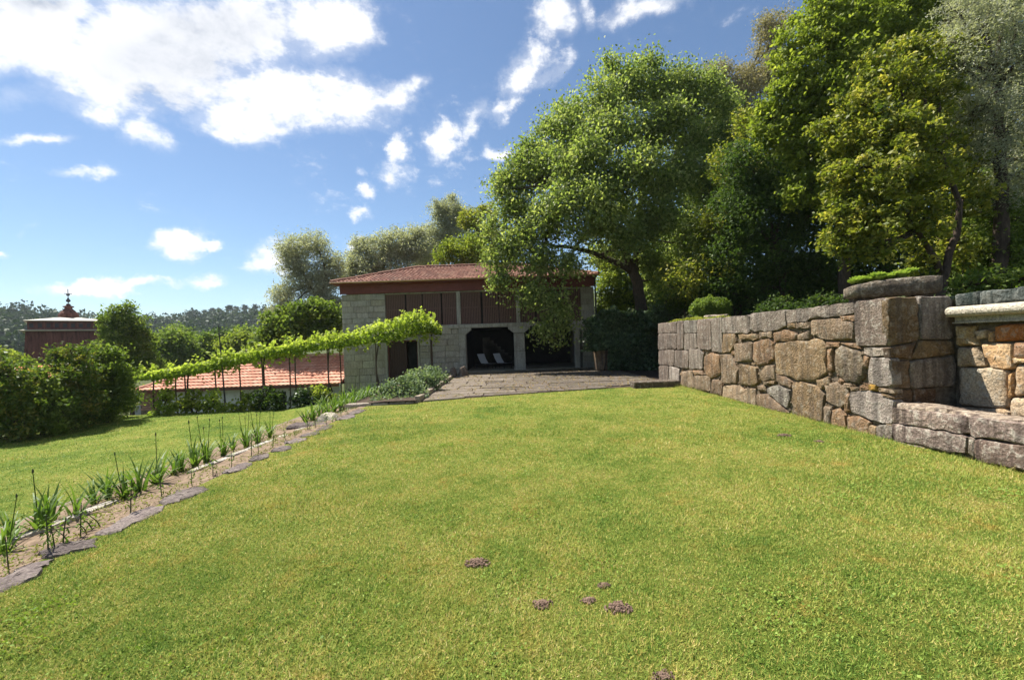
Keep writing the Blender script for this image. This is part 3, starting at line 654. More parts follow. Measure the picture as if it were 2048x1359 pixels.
while y < 13.8:
    L = rng.uniform(.6, 1.1); z0 = -.07 + rng.normal(0, .008)
    if rng.random() < .93:
        pg = [(xc(y) - .07, y), (xc(y) + .06, y), (xc(y + L) + .065, y + L - .02), (xc(y + L) - .06, y + L - .02)]
        t = rng.uniform(.9, 1.15); put_stone('curb_stone', pg, lambda s, t_, n, z0=z0: (s, t_, z0 + n), CURB, fb, (t, t, t), depth=.14, bulge=.006, chamfer=.015, step=.2, rough=.005)
    y += L
rw = MB(); rw.box(-5.36, -5.24, -3, 13.6, -1.2, -.165); tag(rw.build('retaining_wall', GRANITE, loc=(-5.3, 6, -1.2)), 'low granite wall holding up the flower border above the lower lawn', 'wall')
s0 = G(568, 866, -.16); b = MB(); b.bbox(s0[0] - .02, s0[0] + .95, s0[1] + .05, s0[1] + .6, -.3, -.03, .04, .015)
tag(b.build('step_stone', EDGE, loc=(s0[0], s0[1], -.3), color=(.8, .75, .75)), 'dark rough step stone breaking the row of border plants', 'stone')
pg = [(s0[0] + .4, s0[1] + .55), (s0[0] + .85, s0[1] + .5), (s0[0] + .9, s0[1] + .85), (s0[0] + .45, s0[1] + .9)]
o = put_stone('pale_boulder', pg, lambda s, t, n: (s, t, .03 + n * 2), CURB, None, (1.2, 1.2, 1.05), depth=.22, bulge=.05, chamfer=.06); tag(o, 'small pale rounded boulder behind the dark step stone', 'stone')
# shrub bed left of the terrace with its kerb
V = []; Fc = []; xs = np.linspace(-4.6, -2.42, 8); ysb = np.linspace(11.7, 22.2, 16)
bedz = lambda x, y: .10 - .12 * sstep(-3.2, -4.6, x) - .35 * sstep(17, 22, y) * sstep(-2.8, -4.6, x)
for y in ysb:
    for x in xs: V.append((x, y, float(bedz(x, y))))
for i in range(15):
    for k in range(7): Fc.append((i * 8 + k, i * 8 + k + 1, (i + 1) * 8 + k + 1, (i + 1) * 8 + k))
sb = mesh_obj('shrub_bed', V, Fc, DARKSOIL, smooth=True); tag(sb, 'dark soil bed of grey-green shrubs beside the terrace', 'flower bed', kind='structure')
y = 11.95
while y < 19.5:
    L = rng.uniform(.5, 1.0); pg = [(-2.5, y), (-2.34, y), (-2.33, y + L - .015), (-2.5, y + L - .015)]
    put_stone('kerb_stone', [(a + rng.normal(0, .012), c) for a, c in pg], lambda s, t_, n: (s, t_, .165 + n), CURB, sb, (.8, .72, .65), depth=.2, bulge=.008, chamfer=.02, step=.2); y += L
x = -4.3
while x < -2.5:
    L = rng.uniform(.4, .8); x1 = min(x + L, -2.5); yb_ = 11.62 + .12 * (x + 4.3)
    put_stone('kerb_stone', [(x, yb_ + rng.normal(0, .03)), (x1 - .015, yb_ + .03), (x1 - .015, yb_ + .22), (x, yb_ + .2)], lambda s, t_, n: (s, t_, .06 + n), CURB, sb, (.9, .85, .8), depth=.12, bulge=.01, chamfer=.025); x = x1
g_ = MB(); g_.add([(-9.2, 17.9, -.92), (-4.6, 13.0, -.25), (-2.35, 22.0, -.05), (-2.35, 24, -.05), (-9.2, 24, -.95)], [(0, 1, 2, 3, 4)]); g_.add([(-9.2, 17.9, -.92), (-4.6, 13.0, -.25), (-5.2, 12.6, -1.1), (-9.6, 17.5, -1.1)], [(0, 3, 2, 1)])
tag(g_.build('yard_ground', LUSH), 'sloping ground under the vine pergola beside the house', 'ground', kind='structure')
for i, (u_, v_, r_, s_) in enumerate([(925, 748, .26, .18), (905, 752, .20, .16)]):
    c = P(u_, v_, 20.3); th = np.linspace(0, 6.28, 8, endpoint=False)
    pg = np.stack([c[0] + r_ * np.cos(th) * rng.uniform(.8, 1.1, 8), 20.3 + i * .25 + r_ * .7 * np.sin(th)], 1)
    o = put_stone('boulder', pg, lambda s, t, n: (s, t, s_ + .1 + n * 3), GRANITE, None, (.8, .7, .62), depth=.12, bulge=.05, chamfer=.07)
    tag(o, ['brown boulder beside the doorless opening of the house', 'smaller boulder lying against the brown boulder by the house'][i], 'stone')

# ================================================================== THE HOUSE
YB = 23.0
house = thing('stone_house', (-1.8, YB, 0), 'long granite house with tiled hip roof, slatted shutters and open ground floor', 'house')
def hx(u_, v_=650): return float(P(u_, v_, YB)[0])
XL, XSH, XD0, XD1, XO, XC0, XC1, XP, XE = -8.47, hx(770, 600), hx(775, 700), hx(835, 700), hx(932, 690), hx(1028, 700), hx(1051, 700), hx(1162, 600), 4.87
ZF, ZS0, ZS1 = 4.34, 2.36, 2.58; ZE = float((P(661, 566, 22.42)[2] + P(1197, 546, 22.42)[2]) / 2)
ZD = float(P(800, 681, YB)[2])
def course_blocks(x0, x1, z0, z1, holes=(), y=YB, parent=house, hmin=.26, hmax=.40):
    z = z0
    while z < z1 - .05:
        h = rng.uniform(hmin, hmax); zt_ = min(z + h, z1)
        if z1 - zt_ < .18: zt_ = z1
        segs = [(x0, x1)]
        for (a, b_, c, d) in holes:
            if z < d - .02 and zt_ > c + .02:
                ns = []
                for (p, q) in segs:
                    if a > p and a < q: ns.append((p, a))
                    if b_ > p and b_ < q: ns.append((b_, q))
                    if b_ <= p or a >= q: ns.append((p, q))
                segs = ns
        for (p, q) in segs:
            x = p
            while x < q - .02:
                w_ = rng.uniform(.45, 1.1); xn = x + w_
                if q - xn < .3: xn = q
                mb = MB(); pr_ = rng.uniform(-.006, .010); mb.bbox(x + .005, xn - .005, y - pr_, y + .1, z + .005, zt_ - .005, .012, .003)
                t = rng.uniform(.86, 1.12); mb.build('stone', HOUSESTONE, parent, color=(t * rng.uniform(1.0, 1.06), t, t * rng.uniform(.92, 1.04)))
                x = xn
        z = zt_
course_blocks(XL, XSH, -1.0, ZF)
course_blocks(XSH, XO - .36, -1.0, ZS0 + .2, holes=[(XD0 - .12, XD1 + .12, -2, ZD + .16)])
course_blocks(XP, XE, .0, ZF)
c_ = MB(); c_.box(XL + .02, XSH - .002, YB + .08, YB + .55, -1.1, ZF); c_.build('wall_core', HOUSESTONE, house)
c_ = MB(); c_.box(XSH, XD0, YB + .08, YB + .55, -1.1, ZS1); c_.box(XD1, XO, YB + .08, YB + .55, -1.1, ZS1); c_.box(XD0, XD1, YB + .08, YB + .55, ZD, ZS1)
c_.build('wall_core', HOUSESTONE, house)
c_ = MB(); c_.box(XP, XE, YB + .08, YB + .55, -.3, ZF); c_.build('wall_core', HOUSESTONE, house)
c_ = MB(); c_.box(XL + .02, XL + .5, YB + .56, 29.0, -1.1, ZF); c_.box(XE - .5, XE - .02, YB + .56, 29.0, -.3, ZF); c_.box(XL + .02, XE - .02, 29.0, 29.4, -1.1, ZF); c_.build('wall', HOUSESTONE, house)
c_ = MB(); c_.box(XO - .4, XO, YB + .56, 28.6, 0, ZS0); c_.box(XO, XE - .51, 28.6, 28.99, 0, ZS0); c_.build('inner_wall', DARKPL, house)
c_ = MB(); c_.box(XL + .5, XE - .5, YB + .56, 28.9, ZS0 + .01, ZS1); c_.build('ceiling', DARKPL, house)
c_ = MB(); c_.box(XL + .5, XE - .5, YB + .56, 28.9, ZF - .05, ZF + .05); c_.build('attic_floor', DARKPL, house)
c_ = MB(); c_.box(XO, XE - .5, YB - .25, 28.6, -.05, .075); c_.build('floor', TRIM, house, color=(.7, .68, .6))
# doorway: jambs, lintel, leaf, dark panel for the open half
for a, b_ in ((XD0 - .12, XD0 + .0), (XD1, XD1 + .12)):
    mb = MB(); mb.bbox(a + .004, b_ - .004, YB - .02, YB + .3, -.9, ZD, .012, .003); mb.build('jamb_stone', TRIM, house)
mb = MB(); mb.bbox(XD0 - .16, XD1 + .16, YB - .022, YB + .3, ZD + .004, ZD + .16, .012, .003); mb.build('lintel', TRIM, house)
dr = MB(); dr.box(XD0, XD0 + .05, YB + .13, YB + .2, -.9, ZD); dr.box(XD1 - .05, XD1, YB + .13, YB + .2, -.9, ZD); dr.box(XD0, XD1, YB + .12, YB + .2, ZD - .05, ZD - .002); dr.build('door_frame', FASCIA, house, color=(.4, .4, .4))
xm = XD0 + .62 * (XD1 - XD0)
dv = thing('x', (0, 0, 0), '', '') if False else None
dr = MB(); nb = 7
dr.box(XD0 + .06, xm, YB + .2, YB + .23, -.88, ZD - .06); dd = dr.build('door', DOORMAT, house)
for k in range(nb):
    a = XD0 + .06 + (xm - XD0 - .06) * k / nb; mb = MB(); mb.bbox(a + .004, a + (xm - XD0 - .06) / nb - .004, YB + .175, YB + .199, -.88, ZD - .06, .006); mb.build('plank', DOORMAT, dd)
mb = MB(); mb.box(xm + .01, XD1 - .06, YB + .3, YB + .32, -.88, ZD - .06); mb.build('door_shade_panel', DARKPL, house)  # near-black sheet painted as the shade inside the open half
# ground-floor piers, column and beam
mb = MB()
for k in range(5): mb.bbox(XO - .36, XO - .002, YB - .03, YB + .5, .0 + k * .42 - (.6 if k == 0 else 0), .415 + k * .42, .015, .004)
mb.build('pier', TRIM, house)
def bracket(x0, x1, left, right, z0, z1, name, y0=YB - .05, y1=YB + .5):
    pts = [(x0, z1)]
    if left: pts += [(x0 - .30, z1), (x0 - .29, z1 - .12), (x0 - .20, z1 - .16), (x0 - .12, z1 - .24), (x0 - .03, z1 - .30)]
    pts += [(x0, z0), (x1, z0)]
    if right: pts += [(x1 + .03, z1 - .30), (x1 + .12, z1 - .24), (x1 + .20, z1 - .16), (x1 + .29, z1 - .12), (x1 + .30, z1)]
    pts += [(x1, z1)]; n = len(pts)
    mb = MB(); mb.add([(x, y0, z) for x, z in pts] + [(x, y1, z) for x, z in pts], [tuple(range(n)), tuple(range(n, 2 * n))[::-1]] + [(i, n + i, n + (i + 1) % n, (i + 1) % n) for i in range(n)])
    return mb.build(name, TRIM, house)
bracket(XO - .36, XO - .002, False, True, ZS0 - .34, ZS0 - .003, 'pier_capital')
col = MB(); col.bbox(XC0, XC1, YB - .02, YB + .52, -.02, .16, .015, .004); col.bbox(XC0 + .015, XC1 - .015, YB - .005, YB + .5, .162, 1.05, .02, .004); col.bbox(XC0 + .02, XC1 - .02, YB - .0, YB + .5, 1.052, ZS0 - .345, .02, .004); col.build('column', TRIM, house)
bracket(XC0 + .02, XC1 - .02, True, True, ZS0 - .34, ZS0 - .003, 'column_capital')
XQ0, XQ1 = hx(1150, 690), hx(1160, 690)
col = MB(); col.bbox(XQ0, XQ1, YB + .0, YB + .4, -.02, ZS0 - .25, .015, .004); col.build('column', TRIM, house)
bracket(XQ0, XP, True, False, ZS0 - .25, ZS0 - .003, 'column_capital')
bm = [XSH + 2.2, -.6, 1.9, XP]
mb = MB(); mb.bbox(XO - .9, XC0 + .28, YB - .07, YB + .5, ZS0, ZS1 - .02, .015, .004); mb.build('beam', TRIM, house)
mb = MB(); mb.bbox(XC0 + .285, XP + .1, YB - .065, YB + .5, ZS0, ZS1 - .02, .015, .004); mb.build('beam', TRIM, house)
mb = MB(); mb.bbox(XSH, XO - .905, YB - .02, YB + .5, ZS0 + .205, ZS1 - .02, .012, .004); mb.build('beam', TRIM, house)
c_ = MB(); c_.box(XL + .1, XE - .1, YB + .12, 29.3, ZF + .052, ZE - .125 if 'ZE' in globals() else ZF + .5); c_.build('attic_infill', DARKPL, house)  # solid infill added to block daylight through the gap under the roof
# inner stair
st = MB()
for k in range(9): st.box(.0 - k * .24, 1.7, 26.2, 27.1, .075 + k * .18, .075 + (k + 1) * .18) if False else st.box(-1.3 + k * .22, -1.3 + (k + 1) * .22 + .2, 26.4, 27.2, .075, .075 + (9 - k) * .2)
st.build('inner_stair', PLASTER, house)
# upper floor: stone mullions and slatted shutters
mull = [(hx(913, 610), hx(921, 610)), (hx(1032, 610), hx(1040, 610))]
for a, b_ in mull:
    mb = MB(); mb.bbox(a, b_, YB - .03, YB + .22, ZS1 - .02, ZF, .02, .005); mb.build('mullion', TRIM, house)
mb = MB(); mb.bbox(XSH, XP, YB + .02, YB + .3, ZF - .07, ZF + .0, .006); mb.build('lintel_strip', TRIM, house, color=(.8, .8, .8))
def shutter(x0, x1, z0=ZS1 - .02, z1=ZF - .07):
    fr = MB(); w_ = .045; y0, y1 = YB + .10, YB + .15; zm = (z0 + z1) / 2 + .05
    for a, b_ in ((x0, x0 + w_), (x1 - w_, x1)): fr.box(a, b_, y0, y1, z0, z1)
    for a, b_ in ((z0, z0 + w_), (zm - w_ / 2, zm + w_ / 2), (z1 - w_, z1)): fr.box(x0 + w_, x1 - w_, y0 + .002, y1, a, b_)
    s = fr.build('shutter', SHUTTER, house)
    bk_ = MB(); bk_.box(x0 + w_, x1 - w_, y1 + .01, y1 + .02, z0 + w_, z1 - w_); bk_.build('backing', DARKPL, s)
    n = max(4, int((x1 - x0 - 2 * w_) / .085)); k = (x1 - x0 - 2 * w_) / n
    for i in range(n):
        a = x0 + w_ + i * k; mb = MB(); mb.box(a + k * .14, a + k * .86, y0 + .012, y0 + .032, z0 + w_, z1 - w_); mb.build('slat', SHUTTER, s)
for row in ([770, 809, 812, 843, 845, 881, 884, 913], [921, 961, 965, 997, 998, 1032], [1040, 1070, 1073, 1104, 1106, 1133, 1136, 1162]):
    for k in range(0, len(row), 2): shutter(hx(row[k], 610) + (.02 if k == 0 else .01), hx(row[k + 1], 610) - .01)
mb = MB(); mb.box(XSH, XP, YB + .2, YB + .24, ZS1, ZF - .07); mb.build('shutter_backing', DARKPL, house)
mb = MB(); mb.bbox(XL - .05, XE + .05, YB - .10, YB - .04, ZF + .002, ZF + .52, .006); fa = mb.build('fascia', FASCIA, house)
# roof
EY = 22.42; e0 = P(661, 566, EY); e1 = P(1197, 546, EY); ZE = float((e0[2] + e1[2]) / 2); RY = 26.0; BY = 29.9
r0 = P(838, 535.5, RY); ZR = float(P(930, 531.5, RY)[2]); X0, X1 = float(e0[0]), float(e1[0]); RX0 = float(r0[0]); RX1 = X1 - (RX0 - X0)
def tile_field(A_, B_, C_, D_, name, mat, parent, col=.2, row=.34, wave=.030, lift=.032):
    """rows of curved tiles from eave A-B up to ridge D-C"""
    A_, B_, C_, D_ = [np.array(p, float) for p in (A_, B_, C_, D_)]
    ex = (B_ - A_) / np.linalg.norm(B_ - A_); up = (D_ - A_) - ex * np.dot(D_ - A_, ex); H = np.linalg.norm(up); up /= H; nn = np.cross(ex, up)
    if nn[2] < 0: nn = -nn
    L = np.linalg.norm(B_ - A_); ld = np.dot(D_ - A_, ex); lc = np.dot(C_ - A_, ex)
    V = []; Fc = []; at = []; nr = int(math.ceil(H / row))
    for i in range(nr):
        t0, t1 = i * row, min((i + 1) * row + .03, H)
        if t1 - t0 < .05: continue
        l0, q0 = ld * t0 / H, L + (lc - L) * t0 / H; l1, q1 = ld * t1 / H, L + (lc - L) * t1 / H
        a0 = max(min(l0, l1), 0); b0 = max(q0, q1)
        ss = np.arange(math.floor(a0 / col) * col, b0 + col, col / 5)
        base = len(V); n = len(ss)
        for lvl, (t, dz) in enumerate(((t0, -.02), (t0, lift), (t1, 0.0))):
            lo, hi = (l0, q0) if t == t0 else (l1, q1)
            for s in ss:
                ph = (s / col) % 1.0; w_ = wave * (math.sin(math.pi * min(1, ph / .62)) if ph < .62 else -.35 * math.sin(math.pi * (ph - .62) / .38))
                sc_ = min(max(s, lo), hi); k = int(s / col + 1e-6)
                hsh = math.modf(abs(math.sin(k * 12.9898 + i * 78.233 + len(name)) * 43758.5453))[0]
                V.append(A_ + ex * sc_ + up * t + nn * (dz + (w_ if lvl else w_ * .2) + (hsh - .5) * .008)); at.append(hsh)
        for lv in range(2):
            for j in range(n - 1): Fc.append((base + lv * n + j, base + lv * n + j + 1, base + (lv + 1) * n + j + 1, base + (lv + 1) * n + j))
    o = mesh_obj(name, V, Fc, mat, parent, attrs={'rnd': at}); o['kind'] = 'stuff'
    return o
roof = MB(); roof.add([(X0 + .03, EY + .03, ZE - .05), (X1 - .03, EY + .03, ZE - .05), (X1 - .03, BY, ZE - .05), (X0 + .03, BY, ZE - .05), (RX0, RY, ZR - .06), (RX1, RY, ZR - .06)], [(0, 1, 5, 4), (1, 2, 5), (2, 3, 4, 5), (3, 0, 4), (3, 2, 1, 0)])
roof = roof.build('roof', SHUTTER, house)
tile_field((X0, EY, ZE), (X1, EY, ZE), (RX1, RY, ZR), (RX0, RY, ZR), 'roof_tiles', TILEOLD, roof)
tile_field((X0, BY, ZE), (X0, EY, ZE), (RX0, RY, ZR), (RX0, RY, ZR), 'roof_tiles', TILEOLD, roof)
tile_field((X1, EY, ZE), (X1, BY, ZE), (RX1, RY, ZR), (RX1, RY, ZR), 'roof_tiles', TILEOLD, roof)
tile_field((X1, BY, ZE), (X0, BY, ZE), (RX0, RY, ZR), (RX1, RY, ZR), 'roof_tiles', TILEOLD, roof)
def ridge_tiles(p, q, mat, parent, L=.42, r=.085):
    p = np.array(p, float); q = np.array(q, float); n = max(1, int(np.linalg.norm(q - p) / L)); d = (q - p) / n
    for i in range(n):
        a = p + d * i; b_ = p + d * (i + 1.06); V = []; k = 7; e = d / np.linalg.norm(d); sd = np.cross(e, (0, 0, 1)); sd /= np.linalg.norm(sd); up = np.cross(sd, e)
        for c, rr_ in ((a, r * 1.08), (b_, r * .9)):
            c = c + np.array([0, 0, rng.normal(0, .008)])
            for j in range(k):
                th = math.pi * j / (k - 1); V.append(c + sd * rr_ * math.cos(th) * 1.1 + up * rr_ * math.sin(th))
        Fc = [(j, j + 1, k + j + 1, k + j) for j in range(k - 1)] + [tuple(range(k))]
        mesh_obj('ridge_tile', V, Fc, mat, parent, attrs={'rnd': [rng.uniform(.4, 1)] * len(V)})
up_ = lambda x, y, z: (x, y, z + .03)
for a, b_ in (((X0, EY, ZE), (RX0, RY, ZR)), ((X1, EY, ZE), (RX1, RY, ZR)), ((RX0, RY, ZR), (RX1, RY, ZR))): ridge_tiles(up_(*a), up_(*b_), TILEOLD, roof)
gt = MB(); n = 7; V = []
for x in (X0 - .03, X1 + .03):
    for j in range(n): th = math.pi + math.pi * j / (n - 1); V.append((x, EY - .05 + .065 * math.cos(th), ZE - .02 + .065 * math.sin(th)))
    for j in range(n)[::-1]: th = math.pi + math.pi * j / (n - 1); V.append((x, EY - .05 + .058 * math.cos(th), ZE - .015 + .058 * math.sin(th)))
m_ = 2 * n; gt.add(V, [(j, (j + 1) % m_, m_ + (j + 1) % m_, m_ + j) for j in range(m_)] + [tuple(range(m_))[::-1], tuple(range(m_, 2 * m_))]); gt.build('gutter', GUTTER, house)
so_ = MB(); so_.box(X0 + .1, X1 - .1, EY + .06, YB + .1, ZE - .12, ZE - .065); so_.build('soffit', FASCIA, house)
dp = MB(); dp.tube([(X1 - .15, EY - .03, ZE - .08), (X1 - .18, EY + .1, ZE - .25), (XE + .06, YB - .06, ZE - .62), (XE + .06, YB - .06, .1)], .045, 8); dp.build('downpipe', PIPE, house)

# loungers in the shade of the open ground floor
for k, (u_, lab) in enumerate(((976, 'white sling lounger with raised back in the open ground floor, by the inner stair'), (1008, 'white sling lounger with raised back in the open ground floor, by the stone column'))):
    c = P(u_, 735, 24.6); c[2] = .075; t = thing('lounger', tuple(c), lab, 'lounger', 'loungers in the open ground floor'); t.rotation_euler = (0, 0, R(38))
    x, y = c[0], c[1]; fr = MB()
    for s in (-.26, .26): fr.tube([(x + s, y - .45, .38), (x + s, y + .55, .36), (x + s - .0, y + .95, .36 + .0)], .016, 6)
    fr.build('frame', IRON, t)
    for s in (-.26, .26):
        for yy_ in (-.35, .75): lg = MB(); lg.tube([(x + s, y + yy_, .37), (x + s, y + yy_, .075)], .016, 6); lg.build('leg', IRON, t)
    sl_ = MB(); V = []
    pr_ = [(-.45, .40), (-.1, .37), (.25, .38), (.45, .62), (.62, .92)]
    for dz in (0, -.02):
        for (py, pz) in pr_: V += [(x - .24 - .15*max(py,0)*.5, y + py, pz + dz), (x + .24 - .15*max(py,0)*.5, y + py, pz + dz)]
    Fc = [(2 * i, 2 * i + 1, 2 * i + 3, 2 * i + 2) for i in range(4)] + [(10 + 2 * i, 12 + 2 * i, 13 + 2 * i, 11 + 2 * i) for i in range(4)] + [(2 * i, 2 * i + 2, 12 + 2 * i, 10 + 2 * i) for i in range(4)] + [(2 * i + 1, 11 + 2 * i, 13 + 2 * i, 2 * i + 3) for i in range(4)]
    sl_.add(V, Fc); sl_.build('sling', CLOTH, t)

# ------------------------------------------------------------------ outbuilding with the salmon roof
OY = 22.7; a0 = P(262, 778, OY); b0 = P(688, 770, OY); ZO = float((a0[2] + b0[2]) / 2); OX0, OX1 = float(a0[0]), XL - .06
ORY = 26.1; ZOR = float(P(688, 709, ORY)[2])
outb = thing('outbuilding', ((OX0 + OX1) / 2, OY + 1, -2.6), 'low white outbuilding with salmon tiled roof behind the vine pergola', 'house')
OHX = OX0 + 3.6
rf = MB(); rf.add([(OX0 + .02, OY + .02, ZO - .05), (OX1 - .02, OY + .02, ZO - .05), (OX1 - .02, ORY, ZOR - .05), (OHX, ORY, ZOR - .05), (OX0 + .02, ORY + 3.4, ZO - .05), (OX1 - .02, ORY + 3.4, ZO - .05)], [(0, 1, 2, 3), (4, 0, 3), (5, 4, 3, 2), (1, 5, 2), (0, 4, 5, 1)])
rf = rf.build('roof', FASCIA, outb)
tile_field((OX0, OY, ZO), (OX1, OY, ZO), (OX1, ORY, ZOR), (OHX, ORY, ZOR), 'roof_tiles', TILENEW, rf, .22, .36, .026, .05)
tile_field((OX0, ORY + 3.4, ZO), (OX0, OY, ZO), (OHX, ORY, ZOR), (OHX, ORY, ZOR), 'roof_tiles', TILENEW, rf, .22, .36, .026, .05)
ridge_tiles((OX0, OY, ZO + .03), (OHX, ORY, ZOR + .03), TILENEW, rf); ridge_tiles((OHX, ORY, ZOR + .03), (OX1, ORY, ZOR + .03), TILENEW, rf)
mb = MB(); mb.box(OX0 + .02, OX1 - .01, OY - .02, OY + .02, ZO - .13, ZO - .055); mb.build('fascia', FASCIA, outb)
mb = MB(); mb.box(OX0 + 1.0, OX1 - .3, OY + .45, OY + .75, -2.6, ZO - .06); mb.build('wall', WHITEW, outb)
mb = MB(); mb.box(OX0 - .6, OX0 + .45, OY + .9, OY + 1.2, -2.6, ZO + .05); mb.build('wall', GREYW, outb)
for u_ in (560, 640): 
    x = float(P(u_, 800, OY + .4)[0]); mb = MB(); mb.box(x - .3, x + .3, OY + .43, OY + .47, -1.6, ZO - .35); w0 = mb.build('window', IRON, outb); mb = MB(); mb.box(x - .26, x + .26, OY + .415, OY + .428, -1.55, ZO - .4); mb.build('pane', OPUNGLASS, w0)
for k in range(9):
    for j in range(2):
        mb = MB(); xa = OX0 + .1 + j * .46 + (.1 if k % 2 else 0); mb.bbox(xa, xa + .44, OY + .4, OY + .7, -1.36 + k * .12, -1.36 + k * .12 + .095, .012, .004); mb.build('brick', BRICK, outb)
mb = MB(); mb.box(OX0 + .12, OX0 + .98, OY + .42, OY + .72, -2.6, -.24); mb.build('pier', MORTAR, outb)
dp = MB(); dp.tube([(OX1 - .03, OY - .03, ZO), (OX1 - .03, OY - .03, -1.2)], .04, 8); dp.build('downpipe', WHITEW, outb)

# ------------------------------------------------------------------ tower far to the left
TY = 46.0
def tx(u_, v_): q = P(u_, v_, TY); return float(q[0]), float(q[2])
tcx, _ = tx(138, 650); tower = thing('tower', (tcx, TY, -6), 'broad red-brown boarded tower with lead roof and iron finial beyond the hedge', 'tower')
hw = 3.0; zr0 = tx(136, 644)[1]; zl = tx(136, 662)[1]; zb0 = -6
cy = TY; tower.rotation_euler = (0, 0, math.atan2(-tcx, TY))
def sq_lathe(mb, prof, cxx=None):
    V = []; m = len(prof)
    for r_, z in prof: V += [(tcx - r_, cy - r_, z), (tcx + r_, cy - r_, z), (tcx + r_, cy + r_, z), (tcx - r_, cy + r_, z)]
    Fc = [(i * 4 + k, i * 4 + (k + 1) % 4, (i + 1) * 4 + (k + 1) % 4, (i + 1) * 4 + k) for i in range(m - 1) for k in range(4)] + [(3, 2, 1, 0), tuple((m - 1) * 4 + k for k in range(4))]
    mb.add(V, Fc); return mb
body = MB(); sq_lathe(body, [(hw * 1.10, zb0), (hw * 1.04, zl - 3.5), (hw * .99, zl - 1.2), (hw * .97, zl - .1)]); body.build('body', REDWOOD, tower)
for k in range(-9, 10):
    x = tcx + hw * .97 * k / 9.3; mb = MB(); mb.add([(x - .04, cy - hw * .97 - .04, zl - .12), (x + .04, cy - hw * .97 - .04, zl - .12), (x * 1 + .04 + (x - tcx) * .07, cy - hw * 1.04 - .05, zl - 3.5), (x - .04 + (x - tcx) * .07, cy - hw * 1.04 - .05, zl - 3.5), (x - .04, cy - hw * .9, zl - .12), (x + .04, cy - hw * .9, zl - .12)], [(0, 1, 2, 3), (0, 4, 5, 1)]); mb.build('batten', REDWOOD, tower)
mb = MB(); sq_lathe(mb, [(hw * 1.08, zl - .1), (hw * 1.10, zl), (hw * 1.0, zl + .06)]); mb.build('ledge', LEAD, tower)
mb = MB(); sq_lathe(mb, [(hw * .93, zl + .06), (hw * .93, zr0 - .08)]); mb.build('frieze', REDWOOD, tower)
for k in range(10):
    x = tcx - hw * .84 + hw * 1.68 * k / 9; mb = MB(); mb.box(x - .14, x + .14, cy - hw * .93 - .03, cy - hw * .93 + .05, zl + .25, zr0 - .28); mb.build('window', IRON, tower)
rfz = tx(136, 637)[1]
mb = MB(); sq_lathe(mb, [(hw * 1.0, zr0 - .08), (hw * 1.02, zr0), (hw * .45, rfz - .05), (hw * .2, rfz + .1)]); mb.build('roof', LEAD, tower)
zc = lambda v_: tx(136, v_)[1]
mb = MB(); mb.lathe((tcx, cy, 0), [(.80, rfz), (.82, zc(630)), (.70, zc(626)), (.50, zc(621)), (.34, zc(618)), (.28, zc(615.5)), (.42, zc(614)), (.46, zc(612.5)), (.26, zc(611.5)), (.16, zc(610)), (.20, zc(609)), (.10, zc(607))], 12); mb.build('lantern', REDWOOD, tower, smooth=True)
mb = MB(); mb.tube([(tcx, cy, zc(608)), (tcx, cy, zc(578))], .03, 6)
for v_, r_ in ((601, .20), (589, .16), (597, .10)): mb.lathe((tcx, cy, zc(v_)), [(.02, -r_), (r_ * .8, -r_ * .5), (r_, 0), (r_ * .8, r_ * .5), (.02, r_)], 8)
mb.box(tcx - .30, tcx + .30, cy - .02, cy + .02, zc(587.5), zc(586.5)); mb.build('finial', IRON, tower)

# small tiled cottage behind the hedge
cY = 30.0; q0 = P(18, 748, cY); q1 = P(115, 765, cY); cz = float(q1[2])
cot = thing('cottage', (float((q0[0] + q1[0]) / 2), cY + 2, -6), 'small cottage with orange tiled roof glimpsed behind the left hedge', 'house')
cx0, cx1 = float(q0[0]) - 3, float(q1[0]) + 1.2; zr_ = float(P(40, 733, cY + 2.5)[2])
rf = MB(); rf.add([(cx0, cY, cz), (cx1, cY, cz), (cx1 - .6, cY + 2.5, zr_), (cx0, cY + 2.5, zr_), (cx1, cY + 5, cz), (cx0, cY + 5, cz)], [(0, 1, 2, 3), (4, 5, 3, 2), (1, 4, 2), (0, 3, 5), (0, 5, 4, 1)]); rf = rf.build('roof', FASCIA, cot)
tile_field((cx0, cY - .02, cz + .03), (cx1, cY - .02, cz + .03), (cx1 - .6, cY + 2.5, zr_ + .03), (cx0, cY + 2.5, zr_ + .03), 'roof_tiles', TILEORANGE, rf, .25, .4)
mb = MB(); mb.box(cx0 + .2, cx1 - .3, cY + .3, cY + 4.7, -7.5, cz - .01); mb.build('wall', GREYW, cot)

# ================================================================== PLANTS
def unit(v): return v / (np.linalg.norm(v, axis=-1, keepdims=True) + 1e-9)
def leaf_arrays(Cn, L, asp=.5, up=.5, droop=0.0, tone=None, fold=.10, vary=.3):
    N = len(Cn)
    n = unit(rng.normal(0, 1, (N, 3)) + (np.array([-.42, .25, .87]) * up * 1.6 if np.isscalar(up) else np.array(up))); a = rng.normal(0, 1, (N, 3)) + np.array([0, 0, -droop])
    a = unit(a - n * (a * n).sum(1, keepdims=True)); b = np.cross(n, a)
    Ls = (L * rng.uniform(1 - vary, 1 + vary, N))[:, None]; w = Ls * asp * .5
    p0 = Cn - a * Ls * .5; p2 = Cn + a * Ls * .5 - n * Ls * .06; mid = Cn - a * Ls * .06
    V = np.stack([p0, mid + b * w + n * Ls * fold, p2, mid - b * w + n * Ls * fold], 1).reshape(-1, 3)
    Fq = np.arange(4 * N).reshape(N, 4)
    if tone is None: tone = rng.normal(.5, .2, N)
    return V, Fq, np.repeat(np.clip(tone, 0, 1), 4)
